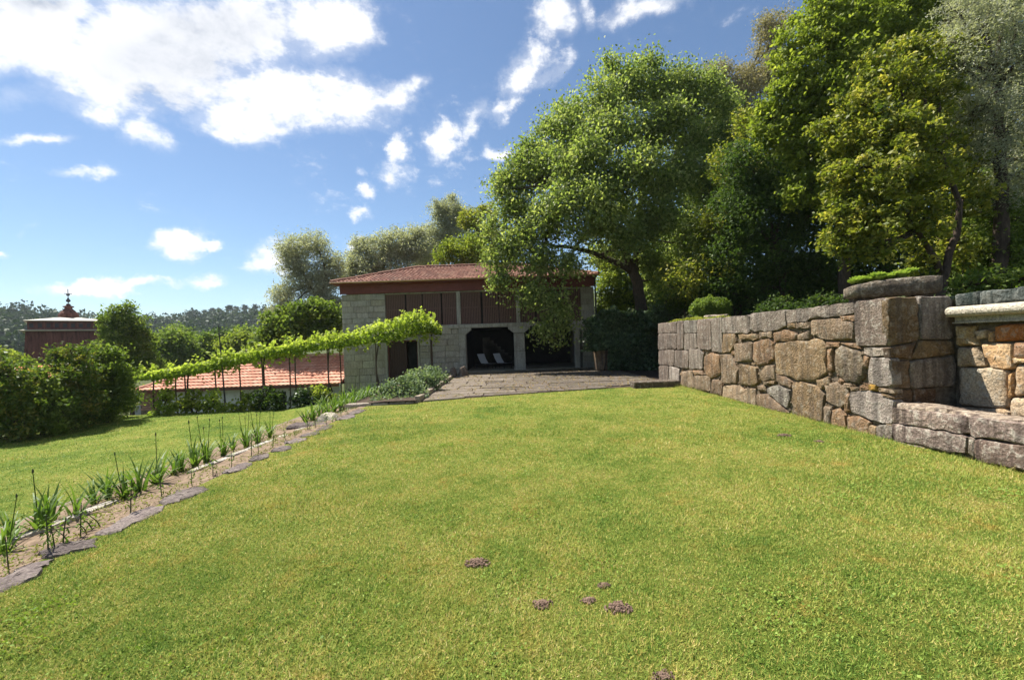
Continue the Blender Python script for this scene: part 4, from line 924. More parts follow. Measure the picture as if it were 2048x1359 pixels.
def crown_points(blobs, per_m2=3.0, per_clump=40, cr=.35, shell=.30, flat=.75, hollow=.0, cap=None):
    """clumps spread over lumpy shells; returns leaf centres, tone per leaf, clump centres"""
    pts = []; tones = []; cl = []; per_m2 *= 1.75; per_clump *= 1.4
    for (c, r) in blobs:
        c = np.asarray(c, float); r = np.broadcast_to(np.asarray(r, float), (3,))
        area = 4 * math.pi * (np.prod(r) ** (2 / 3)); nc = max(3, int(area * per_m2))
        d = unit(rng.normal(0, 1, (nc, 3)))
        lump = .70 + .42 * vnoise(d[:, 0] * 2.1 + c[0] * 3.1 + d[:, 2] * 1.3, d[:, 1] * 2.1 + c[1] * 2.7 - d[:, 2] * 1.7, 11)
        f = np.clip(1 - np.abs(rng.normal(0, shell, nc)), .15, 1) * lump
        cc = c + d * r * f[:, None]; cl.append(cc)
        ct = rng.normal(.5, .14, nc)
        k = rng.poisson(per_clump, nc) + 4; idx = np.repeat(np.arange(nc), k)
        rad = cr * rng.uniform(.6, 1.35, nc)
        off = rng.normal(0, .5, (len(idx), 3)) * rad[idx, None]; off[:, 2] *= flat
        pts.append(cc[idx] + off); tones.append(ct[idx] + rng.normal(0, .14, len(idx)))
    return np.concatenate(pts), np.concatenate(tones), cl
def limb(mb, pts, r0, r1, n=7, wob=.05):
    pts = np.asarray(pts, float); q = []
    for i in range(len(pts) - 1):
        L = np.linalg.norm(pts[i + 1] - pts[i]); k = max(2, int(L / .45))
        for t in range(k): q.append(pts[i] + (pts[i + 1] - pts[i]) * t / k)
    q.append(pts[-1]); q = np.array(q)
    for _ in range(2): q[1:-1] = (q[:-2] + 2 * q[1:-1] + q[2:]) / 4
    q[1:-1] += rng.normal(0, wob, q[1:-1].shape) * .5
    t = np.linspace(0, 1, len(q)); mb.tube(q, r0 + (r1 - r0) * t ** .8, n); return q
def tree(name, label, base, blobs, mat, bark=None, limbs=None, trunk_r=.18, leaf=.11, asp=.5, per_m2=3.0, per_clump=40, cr=.35, shell=.3, up=.5, droop=.2, cat='tree', group=None, twigs=True, flat=.75):
    bark = bark or BARK; base = np.array(base, float)
    t = thing(name, tuple(base), label, cat, group)
    pts, tone, cl = crown_points(blobs, per_m2, per_clump, cr, shell, flat)
    V, Fq, at = leaf_arrays(pts, leaf, asp, up, droop, tone)
    mesh_obj('crown', V, Fq, mat, t, attrs={'rnd': at})
    mb = MB(); pathpts = []
    if limbs is None:
        cen = np.mean([b[0] for b in blobs], 0); mid = base + (cen - base) * .55 + np.array([rng.normal(0, .15), rng.normal(0, .15), 0])
        limbs = [([base - np.array([0, 0, .3]), base + (mid - base) * .5 + rng.normal(0, .08, 3), mid, cen], trunk_r, trunk_r * .35)]
    for (pp, a, b_) in limbs: pathpts.append(limb(mb, pp, a, b_))
    mb.build('trunk', bark, t, smooth=True)
    if twigs:
        allp = np.concatenate(pathpts); mb = MB()
        for (c, r), cc in zip(blobs, cl):
            c = np.asarray(c, float); s = allp[np.argmin(((allp - c) ** 2).sum(1) + .3 * np.maximum(0, allp[:, 2] - c[2]) ** 2)]
            L = np.linalg.norm(c - s)
            if L > .3: limb(mb, [s, (s + c) / 2 + rng.normal(0, .08, 3) * L, c], max(.02, trunk_r * .30), .018, 5, .06)
            for j in range(0, len(cc), max(1, len(cc) // 9)): limb(mb, [c, (c + cc[j]) / 2 + rng.normal(0, .1, 3), cc[j]], .018, .006, 4, .03)
        mb.build('branches', bark, t, smooth=True)
    return t
def pb(lst, Y):
    """blobs sighted at known distances: (x, y, radius, distance offset)"""
    out = []
    for q in lst:
        x, y, r, dY = q[:4]; Yq = Y + dY; k = Yq / F; rr_ = r * k
        out.append((P(x, y, Yq), np.array([rr_, rr_ * (q[4] if len(q) > 4 else 1.0), rr_ * (q[5] if len(q) > 5 else .9)])))
    return out

L_MAIN = leaf_mat('plum_leaf', (0.06, 0.1, 0.025), (0.19, 0.245, 0.07), (0.48, 0.5, 0.22), 0.52, .45, .45)
L_YG = leaf_mat('golden_green_leaf', (0.045, 0.075, 0.013), (0.17, 0.2, 0.03), (0.5, 0.44, 0.1), 0.46, .4, .5)
L_BRT = leaf_mat('fresh_green_leaf', (0.07, 0.11, 0.016), (0.19, 0.24, 0.036), (0.38, 0.41, 0.09), 0.48)
L_OLV = leaf_mat('grey_green_leaf', (0.19, 0.2, 0.15), (0.35, 0.36, 0.28), (0.6, 0.6, 0.5), 0.36)
L_DRK = leaf_mat('dark_green_leaf', (0.022, 0.045, 0.012), (0.055, 0.095, 0.022), (0.12, 0.17, 0.04), 0.42)
L_MID = leaf_mat('mid_green_leaf', (0.045, 0.08, 0.016), (0.12, 0.175, 0.034), (0.27, 0.32, 0.08), 0.46)
L_BRN = leaf_mat('grey_brown_leaf', (0.152, 0.134, 0.076), (0.273, 0.238, 0.143), (0.435, 0.375, 0.243), 0.3)
L_VINE = leaf_mat('vine_leaf', (0.11, 0.18, 0.022), (0.26, 0.34, 0.05), (0.46, 0.5, 0.13), 0.46)
L_IVY = leaf_mat('ivy_leaf', (0.02, 0.042, 0.016), (0.05, 0.085, 0.03), (0.16, 0.21, 0.1), 0.2, .3, .5)
L_HDG = leaf_mat('hedge_leaf', (0.03, 0.065, 0.014), (0.1, 0.15, 0.028), (0.3, 0.24, 0.06), 0.42, .38, .5)
L_SGE = leaf_mat('sage_leaf', (0.073, 0.119, 0.060), (0.158, 0.218, 0.113), (0.317, 0.370, 0.224), 0.3)
L_LILY = leaf_mat('lily_leaf', (0.050, 0.099, 0.013), (0.105, 0.182, 0.028), (0.209, 0.275, 0.055), 0.36, .4, .5)
L_FOR = leaf_mat('forest_leaf', (0.016, 0.034, 0.014), (0.034, 0.062, 0.024), (0.08, 0.115, 0.04), 0.15)
L_STEM = leaf_mat('purple_stem', (0.06, 0.075, 0.035), (0.09, 0.11, 0.045), (0.14, 0.13, 0.07), 0.05)

# --- the big tree in front of the house
TYm = 21.6; tb_ = P(1287, 652, TYm); 
pm = lambda x, y, d=0: P(x, y, TYm + d)
ml = [([tb_ - (0, 0, .8), pm(1283, 600), pm(1268, 548), pm(1258, 520)], .34, .24),
      ([pm(1264, 540), pm(1235, 470, -.4), pm(1200, 400, -.8), pm(1180, 310, -.5), pm(1200, 220, 0)], .20, .05),
      ([pm(1266, 545), pm(1215, 515, -.6), pm(1150, 495, -1.2), pm(1090, 490, -1.0), pm(1040, 470, -.5)], .17, .04),
      ([pm(1270, 552), pm(1276, 470, .3), pm(1285, 380, .6), pm(1280, 280, .4), pm(1265, 180, 0)], .19, .05),
      ([pm(1278, 400, .5), pm(1340, 330, .9), pm(1380, 250, 1.2)], .10, .03),
      ([pm(1150, 495, -1.2), pm(1125, 560, -1.5), pm(1110, 630, -1.6)], .06, .02),
      ([pm(1235, 470, -.4), pm(1160, 400, -1.4), pm(1090, 370, -1)], .09, .03)]
mblobs = pb([(1262,172,55,0),(1205,205,52,-.6),(1320,185,58,.6),(1385,205,55,1.2),(1440,215,42,1.8),(1140,265,60,-.4),(1225,260,60,-1.6),(1310,265,62,-.6),(1385,290,60,.6),(1445,300,45,1.6),
             (1075,345,56,0),(1150,350,62,-1.8),(1240,360,62,-2.4),(1330,370,58,-1.2),(1405,380,50,.8),(1030,420,50,.2),(1100,440,60,-1.4),(1190,450,58,-2.4),(1290,450,52,-1.6),(1370,460,50,.6),
             (1020,500,42,-.4),(1080,520,48,-1.2),(1135,530,36,-1.8),(1000,560,30,-.6),(1065,585,36,-1.2),(1115,610,34,-1.6),(1090,655,24,-1.5),(1108,676,15,-1.5),(1340,530,40,.8),(1420,450,40,1.2),(1125,645,26,-1.5),(1005,380,32,.2),(1225,135,26,.2),(1300,130,28,.4),(1365,160,40,.8),(1420,170,36,1.2),(1020,360,36,.2),(1045,320,30,.2),(1350,235,50,-1),(1180,300,50,-2.2),(1110,320,45,-1),(1280,330,55,-2.8),(1370,340,50,-.8),(1060,300,30,.2),(1200,400,50,-3),(1130,400,50,-2.6),(1430,360,50,.5),(1320,430,50,-2),(1250,480,46,-2.4),(1050,470,40,-1.2),(985,450,26,0),(1455,260,40,1.2),(1460,400,46,1),(1390,480,46,0),(1300,520,40,.3),(985,520,24,-.2),(1140,225,35,0),(1095,255,28,.2),(1205,505,30,.9),(1310,560,32,1.0),(1240,420,40,.8)], TYm)
tree('plum_tree', 'large spreading leafy tree overhanging the right end of the stone house', tb_, mblobs, L_MAIN, BARK, ml, .30, .155, .58, 3.0, 19, .60, .55, .4, .8, flat=.95)

# --- the wood on the bank, right
def bz(x, y): return float(bank_z(np.array([x]), np.array([y]))[0])
def gtree(name, label, u_, Y, lst, mat, trunk_r=.2, base_v=None, **kw):
    b_ = P(u_, 640, Y); b_[2] = bz(b_[0], Y) if b_[0] > 6.2 else float(terrain_z(b_[0], Y)) if kw.pop('onterr', False) else max(0, b_[2])
    kw.pop('onterr', None)
    return tree(name, label, b_, pb(lst, Y), mat, trunk_r=trunk_r, **kw)
yg = P(1868, 560, 10.2); yg[2] = bz(yg[0], 10.2)
q_ = lambda x, y, d=0: P(x, y, 10.2 + d)
tree('camellia_tree', 'golden green broadleaf tree with forked slanting trunk behind the granite trough', yg,
     pb([(1700,470,60,0),(1760,430,70,-.4),(1830,450,62,0),(1690,390,52,.2),(1770,350,75,-.5),(1845,360,70,-.3),(1710,300,62,.2),(1790,265,72,-.3),(1860,270,62,0),(1730,215,60,.3),(1800,175,66,0),(1870,190,55,.3),(1760,130,52,.5),(1830,100,52,.4),(1690,500,36,-.1),(1900,480,50,.4),(1920,400,60,.6),(1760,500,34,-.3),(1900,330,60,.8),(1910,250,55,.9),(1680,350,36,.1),(1670,430,36,.1),(1890,130,50,.8),(1840,520,34,.2),(1930,520,40,.8),(1660,260,40,.5)], 10.2), L_YG, BARK,
     [([yg - (0, 0, .3), q_(1880, 545), q_(1915, 470), q_(1925, 410), q_(1890, 330), q_(1850, 260)], .10, .04), ([q_(1880, 545), q_(1860, 490), q_(1810, 420), q_(1780, 330)], .08, .03)], .16, .105, .58, 4.6, 22, .19, .45, .5, .3)
gtree('chestnut_tree', 'tall fresh green tree towering behind the golden green tree', 1690, 14.5, [(1600,150,60,0),(1650,90,65,.3),(1720,60,70,0),(1790,20,70,.5),(1600,230,52,.2),(1660,190,62,-.3),(1560,270,45,.3),(1620,310,52,0),(1690,20,60,.6),(1860,20,70,.8),(1760,-50,80,.6),(1670,270,50,.2),(1560,190,38,.2),(1640,30,55,.4),(1590,90,45,.2),(1900,60,80,1),(1930,-20,80,1),(1700,130,62,-.2),(1800,90,62,.2),(1540,240,40,.4),(1600,380,50,.2),(1650,350,50,.1)], L_BRT, .22, leaf=.14, asp=.55, per_m2=3.4, per_clump=26, cr=.27, droop=.4)
gtree('laurel_tree', 'dark shaded evergreen tree between the big tree and the golden green one', 1560, 16.0, [(1500,330,60,0),(1560,380,70,0),(1620,430,60,.2),(1500,430,70,0),(1560,500,75,0),(1460,500,60,.3),(1620,540,62,.2),(1520,580,70,.2),(1440,580,50,.4),(1600,600,50,0),(1470,400,52,.5),(1660,590,52,0)], L_DRK, .24, leaf=.13, asp=.45, per_m2=3.2, per_clump=26, cr=.42, droop=.3)
gtree('bay_tree', 'shaded yellow-green tree leaning beside the dark evergreen', 1480, 17.5, [(1470,330,52,0),(1520,270,48,.2),(1480,420,50,0),(1430,460,52,-.4),(1540,330,46,0),(1500,240,32,.3),(1420,540,50,-.6),(1360,570,46,-.8)], L_YG, .2, leaf=.13, asp=.5, per_m2=3.6, per_clump=22, cr=.40, droop=.3)
gtree('olive_tree', 'tall grey-green olive tree at the end of the wood above the moulding', 1990, 10.8, [(1960,60,62,0),(2030,40,70,.2),(1930,140,52,-.2),(2000,160,70,0),(1940,230,52,-.2),(2010,260,62,0),(2080,180,80,.3),(2080,320,80,.3),(1990,-40,80,.4),(1920,30,52,.2),(2040,-60,90,.3),(1960,320,52,.1),(2030,350,62,.1),(1985,400,50,.2),(2050,110,60,-.3),(1900,90,40,0),(1970,210,50,-.4)], L_OLV, .22, leaf=.075, asp=.28, per_m2=5.0, per_clump=30, cr=.26, droop=.2)
gtree('holm_oak', 'dark holm oak filling the gap beneath the grey olive tree', 2010, 12.0, [(1980,380,62,0),(2050,420,80,0),(1960,470,60,.2),(2030,520,70,0),(1970,560,52,.2),(2100,560,80,0),(2100,380,80,0),(1920,540,44,.4),(2060,590,60,0),(1990,440,60,-.8),(2010,500,60,-1),(1950,520,46,-.6),(2000,570,46,-1.2)], L_MID, .22, leaf=.09, asp=.5, per_m2=4.5, per_clump=28, cr=.30)
gtree('tall_oak', 'tall dim evergreen oak standing deep in the wood behind the golden tree', 1750, 19.0, [(1660,380,90,0),(1760,330,110,0),(1860,400,110,0),(1700,500,90,0),(1800,520,100,0),(1900,500,100,0),(1650,560,70,0),(1980,330,110,0),(1760,200,100,1),(1880,250,110,1),(1980,480,100,0),(1600,330,80,1),(1640,240,80,1.5),(1580,440,80,.5),(1900,130,110,1),(2040,250,120,1),(1820,90,100,2),(2000,100,110,2)], L_DRK, .3, leaf=.19, asp=.55, per_m2=1.5, per_clump=19, cr=.55)
gtree('eucalyptus', 'high grey-brown tree top showing above the dark wood', 1480, 30.0, [(1430,150,34,0),(1470,180,44,0),(1510,150,40,.4),(1540,90,34,.4),(1560,50,28,.4),(1500,220,44,0),(1440,240,40,0),(1400,180,26,-.4),(1550,150,36,.5),(1530,50,22,.3)], L_BRN, .3, leaf=.17, asp=.36, per_m2=2.6, per_clump=24, cr=.55, droop=.5)
gtree('dim_oak', 'broad shaded oak behind the big tree and the ivy wall', 1400, 27.0, [(1300,560,50,0),(1370,520,60,0),(1440,500,62,0),(1340,600,52,0),(1420,600,62,0),(1490,580,70,0),(1560,560,62,0),(1250,590,36,-1),(1500,480,60,.5),(1400,420,55,1),(1330,450,40,1),(1230,535,40,0),(1290,545,38,0),(1205,515,30,0),(1320,500,40,0),(1260,500,36,0)], L_DRK, .3, leaf=.19, asp=.55, per_m2=1.5, per_clump=19, cr=.60)
gtree('elder_bush', 'sunlit yellow-green bush beside the downpipe of the house', 1225, 25.5, [(1215,560,26,0),(1240,585,28,0),(1215,600,24,0),(1255,560,26,.3),(1200,575,16,-.2),(1235,620,22,0),(1265,600,22,.2),(1222,535,24,.4),(1275,570,24,.4),(1290,610,24,.4),(1205,620,18,-.2)], L_BRT, .08, leaf=.14, asp=.6, per_m2=3.5, per_clump=16, cr=.35, cat='bush')
# --- behind the house
gtree('old_olive', 'grey-green olive tree with dark slanting trunk beside the left end of the house', 640, 30.0, [(585,500,34,0),(630,490,34,.4),(660,530,38,.2),(600,550,40,0),(570,590,34,-.3),(640,580,40,0),(560,630,28,-.3),(610,630,36,-.2),(660,610,34,0),(590,520,30,0),(650,560,30,.5)], L_OLV, .26, leaf=.15, asp=.34, per_m2=3.6, per_clump=21, cr=.40, shell=.38, limbs=[([P(690, 670, 30), P(655, 610, 30), P(625, 580, 30), P(605, 545, 30), P(595, 510, 30)], .28, .06), ([P(640, 595, 30), P(655, 550, 30), P(640, 505, 30)], .14, .04)])
gtree('silver_tree', 'silvery grey-green tree rising behind the left slope of the roof', 760, 33.0, [(720,520,32,0),(760,500,36,0),(800,490,38,.3),(740,545,32,-.3),(790,530,36,0),(835,500,34,.3),(700,545,24,-.3),(830,470,24,.5),(720,490,20,.2)], L_OLV, .25, leaf=.17, asp=.38, per_m2=3.6, per_clump=22, cr=.42)
gtree('feathery_tree', 'taller feathery grey tree behind the middle of the roof', 890, 36.0, [(870,470,34,0),(900,430,36,0),(860,510,34,0),(905,480,36,.2),(925,440,28,.3),(905,400,13,.2),(880,420,24,0),(840,520,24,0)], L_OLV, .25, leaf=.17, asp=.34, per_m2=3.4, per_clump=22, cr=.42)
gtree('lime_tree', 'yellow-green tree between the grey trees and the big tree behind the roof', 955, 33.0, [(940,440,28,0),(965,470,30,0),(975,430,24,.3),(950,500,28,0),(985,500,30,0)], L_YG, .2, leaf=.17, asp=.55, per_m2=2.8, per_clump=18, cr=.42)
gtree('walnut_tree', 'deep green rounded tree just behind the ridge of the roof', 930, 30.5, [(900,500,26,0),(935,490,28,0),(960,510,28,0),(885,520,20,0),(925,520,26,0)], L_BRT, .2, leaf=.17, asp=.5, per_m2=3, per_clump=18, cr=.38)
gtree('fig_tree', 'broad green bush growing against the left end of the house', 610, 26.0, [(560,640,30,0),(600,630,34,0),(640,620,34,0),(670,650,28,.2),(540,670,26,0),(590,665,34,-.2),(640,665,32,0),(520,690,22,0),(560,690,26,-.2)], L_MID, .12, leaf=.20, asp=.7, per_m2=3.0, per_clump=16, cr=.36, cat='bush', onterr=True)
# --- beyond the lower lawn
gtree('acacia_tree', 'tall loose-crowned green tree standing between the tower and the pergola', 255, 27.0, [(250,620,22,0),(235,640,26,0),(270,650,26,0),(225,665,28,0),(262,680,34,0),(290,670,20,.3),(240,700,34,0),(285,710,30,.2),(215,640,14,-.2),(300,735,28,.2),(255,735,36,0)], L_MID, .16, leaf=.17, asp=.45, per_m2=3.2, per_clump=18, cr=.34, onterr=True)
k = 0
for (u_, Y, lst, lab, mt) in [(330, 44, [(330,690,28,0),(355,680,26,0),(310,710,24,0),(350,710,30,0),(375,700,22,0)], 'rounded green tree in the valley just past the loose-crowned tree', L_MID),
      (395, 50, [(395,695,22,0),(415,685,20,0),(430,700,20,0),(400,715,24,0)], 'green valley tree between the rounded tree and the thin pole', L_MID),
      (470, 48, [(455,690,20,0),(480,685,22,0),(500,680,18,0),(470,705,22,0),(510,700,18,0)], 'pale green valley tree between the thin pole and the house', L_BRT),
      (430, 75, [(425,675,13,0),(440,670,11,0),(415,683,11,0),(445,683,12,0)], 'small dark tree on the valley floor beyond the pole', L_DRK),
      (480, 90, [(475,668,12,0),(492,665,11,0),(505,672,10,0),(485,678,12,0)], 'small green tree far down the valley beside a field', L_MID),
      (345, 85, [(340,668,12,0),(358,664,12,0),(372,670,11,0),(350,676,13,0)], 'far green tree in the valley below the wooded ridge', L_MID),
      (20, 40, [(12,712,14,0),(32,720,14,0),(-10,715,20,0),(48,726,12,0)], 'leafy green tree at the foot of the tower', L_BRT)]:
    b_ = P(u_, 700, Y); b_[2] = float(terrain_z(b_[0], Y)); tree('valley_tree', lab, b_, pb(lst, Y), mt, trunk_r=.2, leaf=.0052 * Y + .05, asp=.6, per_m2=110 / Y, per_clump=16, cr=.013 * Y, group='trees in the valley', twigs=False)
# --- hedge row on the left of the lower lawn
hl = [('low dense glossy shrub at the near end of the hedge beside the lower lawn', [(-30,770,52,0),(30,795,46,0),(-30,830,60,0),(40,840,46,0),(-5,735,30,.2),(22,728,13,0),(-20,708,14,.1),(45,752,14,0)], 13.6, L_HDG),
      ('bushy shrub with pale shoots, second along the hedge by the lower lawn', [(70,780,38,0),(110,805,40,0),(60,825,44,0),(115,840,36,0),(60,752,20,.2),(78,742,12,.1),(98,764,14,0),(52,732,9,0)], 14.3, L_MID),
      ('tall reddish-tipped shrub in the middle of the hedge by the lower lawn', [(132,738,30,0),(165,748,34,0),(130,785,40,0),(175,800,42,0),(150,835,36,0),(122,718,18,.2),(160,716,16,.2),(140,698,10,0),(112,700,9,.1),(176,704,10,0)], 15.2, L_HDG),
      ('tall green shrub beneath the loose-crowned tree in the hedge', [(205,735,32,0),(232,750,34,0),(200,785,42,0),(240,790,36,0),(210,825,30,0),(195,712,18,0),(225,715,18,0),(212,694,10,0),(240,704,10,0),(186,694,8,0)], 16.3, L_MID),
      ('dark shrub closing the hedge at the brick pier of the outbuilding', [(235,790,20,0),(252,812,14,0),(235,815,18,0)], 17.4, L_HDG)]
for lab, lst, Y, mt in hl:
    b_ = P(np.mean([q[0] for q in lst]), 850, Y); b_[2] = -.95
    tree('hedge_shrub', lab, b_, pb(lst, Y), mt, trunk_r=.07, leaf=.11, asp=.5, per_m2=6.5, per_clump=22, cr=.24, cat='shrub', group='shrubs of the hedge')

# --- ivy wall between the house and the garden wall
iw = MB(); iw.bbox(4.35, 8.2, 20.55, 21.1, 0.0, 2.35, .08, .02); ivw = iw.build('old_wall', GRANITE, loc=(6, 20.8, 0), color=(1.05, .85, .6)); tag(ivw, 'old granite wall almost hidden under ivy beside the house', 'wall')
def leafy(name, label, cat, pts, L, asp, mat, up=.4, droop=.2, tone=None, loc=None, group=None, part='foliage', stems=None):
    c = loc if loc is not None else (float(pts[:, 0].mean()), float(pts[:, 1].mean()), float(pts[:, 2].min()))
    t = thing(name, c, label, cat, group); V, Fq, at = leaf_arrays(pts, L, asp, up, droop, tone)
    mesh_obj(part, V, Fq, mat, t, attrs={'rnd': at})
    if stems is not None: stems.build('stems', BARK, t, smooth=True)
    return t
def rand(a, b, n): return rng.uniform(a, b, n)
N = 11000
fx = rand(4.15, 8.2, N); fz = rand(0.05, 2.9, N) ** 1.0
topz = 2.45 + .75 * vnoise(fx * 1.5, fx * 0 + 2, 3); fz = np.minimum(fz, topz * (0.5 + .5 * sstep(3.7, 4.7, fx)) + rng.normal(0, .06, N))
keep = ~((fx < 4.85) & (fz < 1.05)); fx, fz = fx[keep], fz[keep]
fy = 20.45 - .55 * vnoise(fx * 1.6, fz * 1.6, 8) - np.abs(rng.normal(0, .06, len(fx)))
ip = np.stack([fx, fy, fz], 1); M_ = 2500
ip2 = np.stack([rand(4.1, 8.2, M_), rand(20.2, 21.4, M_), np.zeros(M_)], 1); ip2[:, 2] = 2.15 + 1.0 * vnoise(ip2[:, 0] * 1.7, ip2[:, 1] * 1.7, 12) * rng.random(M_) ** .5
ip3 = np.stack([4.2 + .18 * rng.normal(0, 1, 1500), rand(20.2, 20.9, 1500), rand(1.0, 2.5, 1500)], 1)
st_ = MB()
for x in (4.7, 5.4, 6.3, 7.1): limb(st_, [(x, 20.5, 0), (x + .2, 20.45, 1.0), (x - .1, 20.45, 2.2)], .04, .02, 5, .06)
leafy('ivy', 'dark glossy ivy smothering the old wall beside the house', 'ivy', np.concatenate([ip, ip2, ip3]), .15, .85, L_IVY, up=(-.2, -1.0, .5), droop=.5, loc=(6, 20.4, 0), stems=st_)

# --- clipped mound and moss on the garden wall
tc_ = P(1420, 612, 13.6); d = unit(rng.normal(0, 1, (7000, 3))); d[:, 2] = np.abs(d[:, 2]) * 1.0 - .25 * (rng.random(7000) < .3)
rr_ = .60 * (1 - np.abs(rng.normal(0, .14, 7000))) * (.72 + .42 * vnoise(d[:, 0] * 3.2 + d[:, 2] * 2, d[:, 1] * 3.2, 2))
tz = float(tc_[2]) - .22
st_ = MB(); limb(st_, [(tc_[0], 13.6, 1.9), (tc_[0], 13.6, tz + .3)], .05, .02, 6)
leafy('clipped_bush', 'small rounded green bush growing just behind the wall top', 'bush', np.array([tc_[0], 13.6, tz]) + d * rr_[:, None] * np.array([1, 1, 1.0]), .075, .45, L_MID, up=.6, droop=.9, loc=(float(tc_[0]), 13.6, 1.93), stems=st_)
N = 2600; my = rand(11.6, 14.9, N); mx_ = rand(XW + .05, 6.3, N)
leafy('stonecrop', 'yellow-green stonecrop and moss spreading over the wall top', 'moss', np.stack([mx_, my, 2.0 + .10 * vnoise(mx_ * 4, my * 3, 7) * sstep(14.9, 13.8, my) + .03 * rng.random(N)], 1), .045, .7, L_YG, up=1.0, loc=(5.9, 13.2, 1.97))
c = P(1430, 628, 12.3); pg = [(c[0] - .28, 12.2), (c[0] + .33, 12.15), (c[0] + .36, 12.5), (c[0] - .25, 12.55)]
tag(put_stone('flat_stone', pg, lambda s, t, n: (s, t, 2.13 + n), GRANITE, None, (1.6, 1.55, 1.4), depth=.14, bulge=.02, chamfer=.03), 'pale flat stone lying on the wall in front of the clipped mound', 'stone')
# fallen-leaf scrub behind the trough
for i, (u_, v_, Y, r_, lab, mt) in enumerate([(1960, 565, 8.6, 30, 'low dim shrub behind the moulding of the recess', L_MID), (1650, 600, 12.5, 26, 'shaded low shrub behind the middle of the wall', L_DRK), (1560, 612, 13.5, 26, 'dark low shrub behind the coping of the wall', L_DRK), (1340, 612, 18.0, 26, 'dark shrub above the far end of the wall', L_IVY), (1370, 590, 17.0, 30, 'deep green shrub behind the clipped mound', L_DRK), (2040, 560, 8.2, 36, 'shrub in dappled light behind the far right coping', L_MID)]):
    b_ = P(u_, v_, Y); b_[2] = bz(b_[0], Y); lab = lab.replace('far right ', 'green stained ')
    tree('understory_shrub', lab, b_, pb([(u_, v_, r_, 0), (u_ - r_, v_ + 12, r_ * .8, .2), (u_ + r_, v_ + 12, r_ * .8, .2)], Y), mt, trunk_r=.04, leaf=.10, asp=.5, per_m2=5, per_clump=20, cr=.25, cat='shrub', group='shrubs behind the wall')

# --- vine pergola
pth = [(282,752,11),(330,746,13),(380,737,14),(430,727,16),(480,716,16),(530,705,16),(580,695,17),(630,687,17),(680,680,19),(730,671,24),(780,660,30),(820,648,38),(855,648,34),(878,658,16)]
def vY(u_): return 17.9 + (u_ - 280) / 600 * 2.9
pw = [(P(u_, v_ + 3, vY(u_)), .62 * h * vY(u_) / F) for u_, v_, h in pth]
perg = thing('pergola', (-10, 18.6, -.95), 'light post and wire pergola carrying the vine along the lower lawn', 'pergola')
def gz(x, y): return -.92 if y < 18.3 else float(np.interp(x, [-9.2, -4.6, -2.4], [-.92, -.5, -.1]))
def at_path(u_):
    us = [q[0] for q in pth]; return np.array([np.interp(u_, us, [p[0][i] for p in pw]) for i in range(3)])
for u_, dy in ((312, -.1), (318, .9), (372, -.1), (432, -.1), (455, .8), (525, -.1), (560, .8), (592, -.1), (655, -.1), (665, .8), (752, -.1), (860, .2)):
    p = at_path(u_); mb = MB(); z0 = gz(p[0], p[1] + dy); mb.tube([(p[0] + rng.normal(0, .03), p[1] + dy, z0 - .1), (p[0] + rng.normal(0, .03), p[1] + dy, (z0 + p[2]) / 2), (p[0], p[1] + dy, p[2] + .05)], [.034, .03, .026], 7); mb.build('post', WOODPOST, perg)
for dy in (-.35, .1, .55, .9):
    mb = MB(); mb.tube([tuple(q[0] + np.array([0, dy, .02])) for q in pw], .008, 4); mb.build('wire', IRON, perg)
vp = []; vt = []
for i in range(len(pw) - 1):
    (a, ha), (b_, hb) = pw[i], pw[i + 1]; n = 640
    t = rng.random(n)[:, None]; c = a + (b_ - a) * t; h = ha + (hb - ha) * t[:, 0]
    oy = rng.uniform(-.6, 1.0, n); lump = .25 + .8 * vnoise(c[:, 0] * 3.1, oy * 2.4 + 3, 5) + .8 * vnoise(c[:, 0] * 1.1, c[:, 0] * 0 + 1, 15)
    oz = rng.uniform(-1, 1, n); oz = np.where(oz > 0, oz ** .8, oz * .8) * h * lump
    vp.append(c + np.stack([rng.normal(0, .05, n), oy, oz], 1)); vt.append(.45 + .3 * oz / h + rng.normal(0, .16, n))  # tone rises with height, painting the lit top side into the leaves
for _ in range(170):                                           # shoots reaching up and hanging tendrils
    i = rng.integers(0, len(pw) - 1); t = rng.random(); c = pw[i][0] * (1 - t) + pw[i + 1][0] * t; h = pw[i][1]; s_ = 1 if rng.random() < .6 else -1
    n = 9; k = np.linspace(0, 1, n); d = np.array([rng.normal(0, .25), rng.normal(0, .2), s_ * rng.uniform(.25, .5)])
    vp.append(c + np.array([0, rng.uniform(-.5, .6), s_ * h * .6]) + k[:, None] * d + rng.normal(0, .04, (n, 3))); vt.append(np.full(n, .7) + rng.normal(0, .1, n))
st_ = MB(); 
for u_ in (372, 525, 655, 752, 862):
    p = at_path(u_); z0 = gz(p[0], p[1]); limb(st_, [(p[0] + .1, p[1] + .15, z0 - .05), (p[0] - .12, p[1] + .12, (z0 + p[2]) / 2), (p[0] + .05, p[1] + .1, p[2])], .045, .03, 6, .05)
limb(st_, [tuple(q[0] + np.array([0, .1, -.05])) for q in pw], .03, .02, 5, .05)
leafy('grape_vine', 'bright green grape vine trained over the pergola up to the house', 'vine', np.concatenate(vp), .15, .85, L_VINE, up=.5, droop=.3, tone=np.concatenate(vt), loc=(-10, 18.7, -.95), stems=st_)
pl0 = P(437, 650, 18.4); pl1 = P(452, 822, 18.4); mb = MB(); mb.tube([pl1 - (0, 0, .1), (pl0 + pl1) / 2, pl0], [.035, .028, .018], 7)
tag(mb.build('pole', IRON, loc=tuple(pl1)), 'tall thin dark pole standing up through the vine pergola', 'pole')
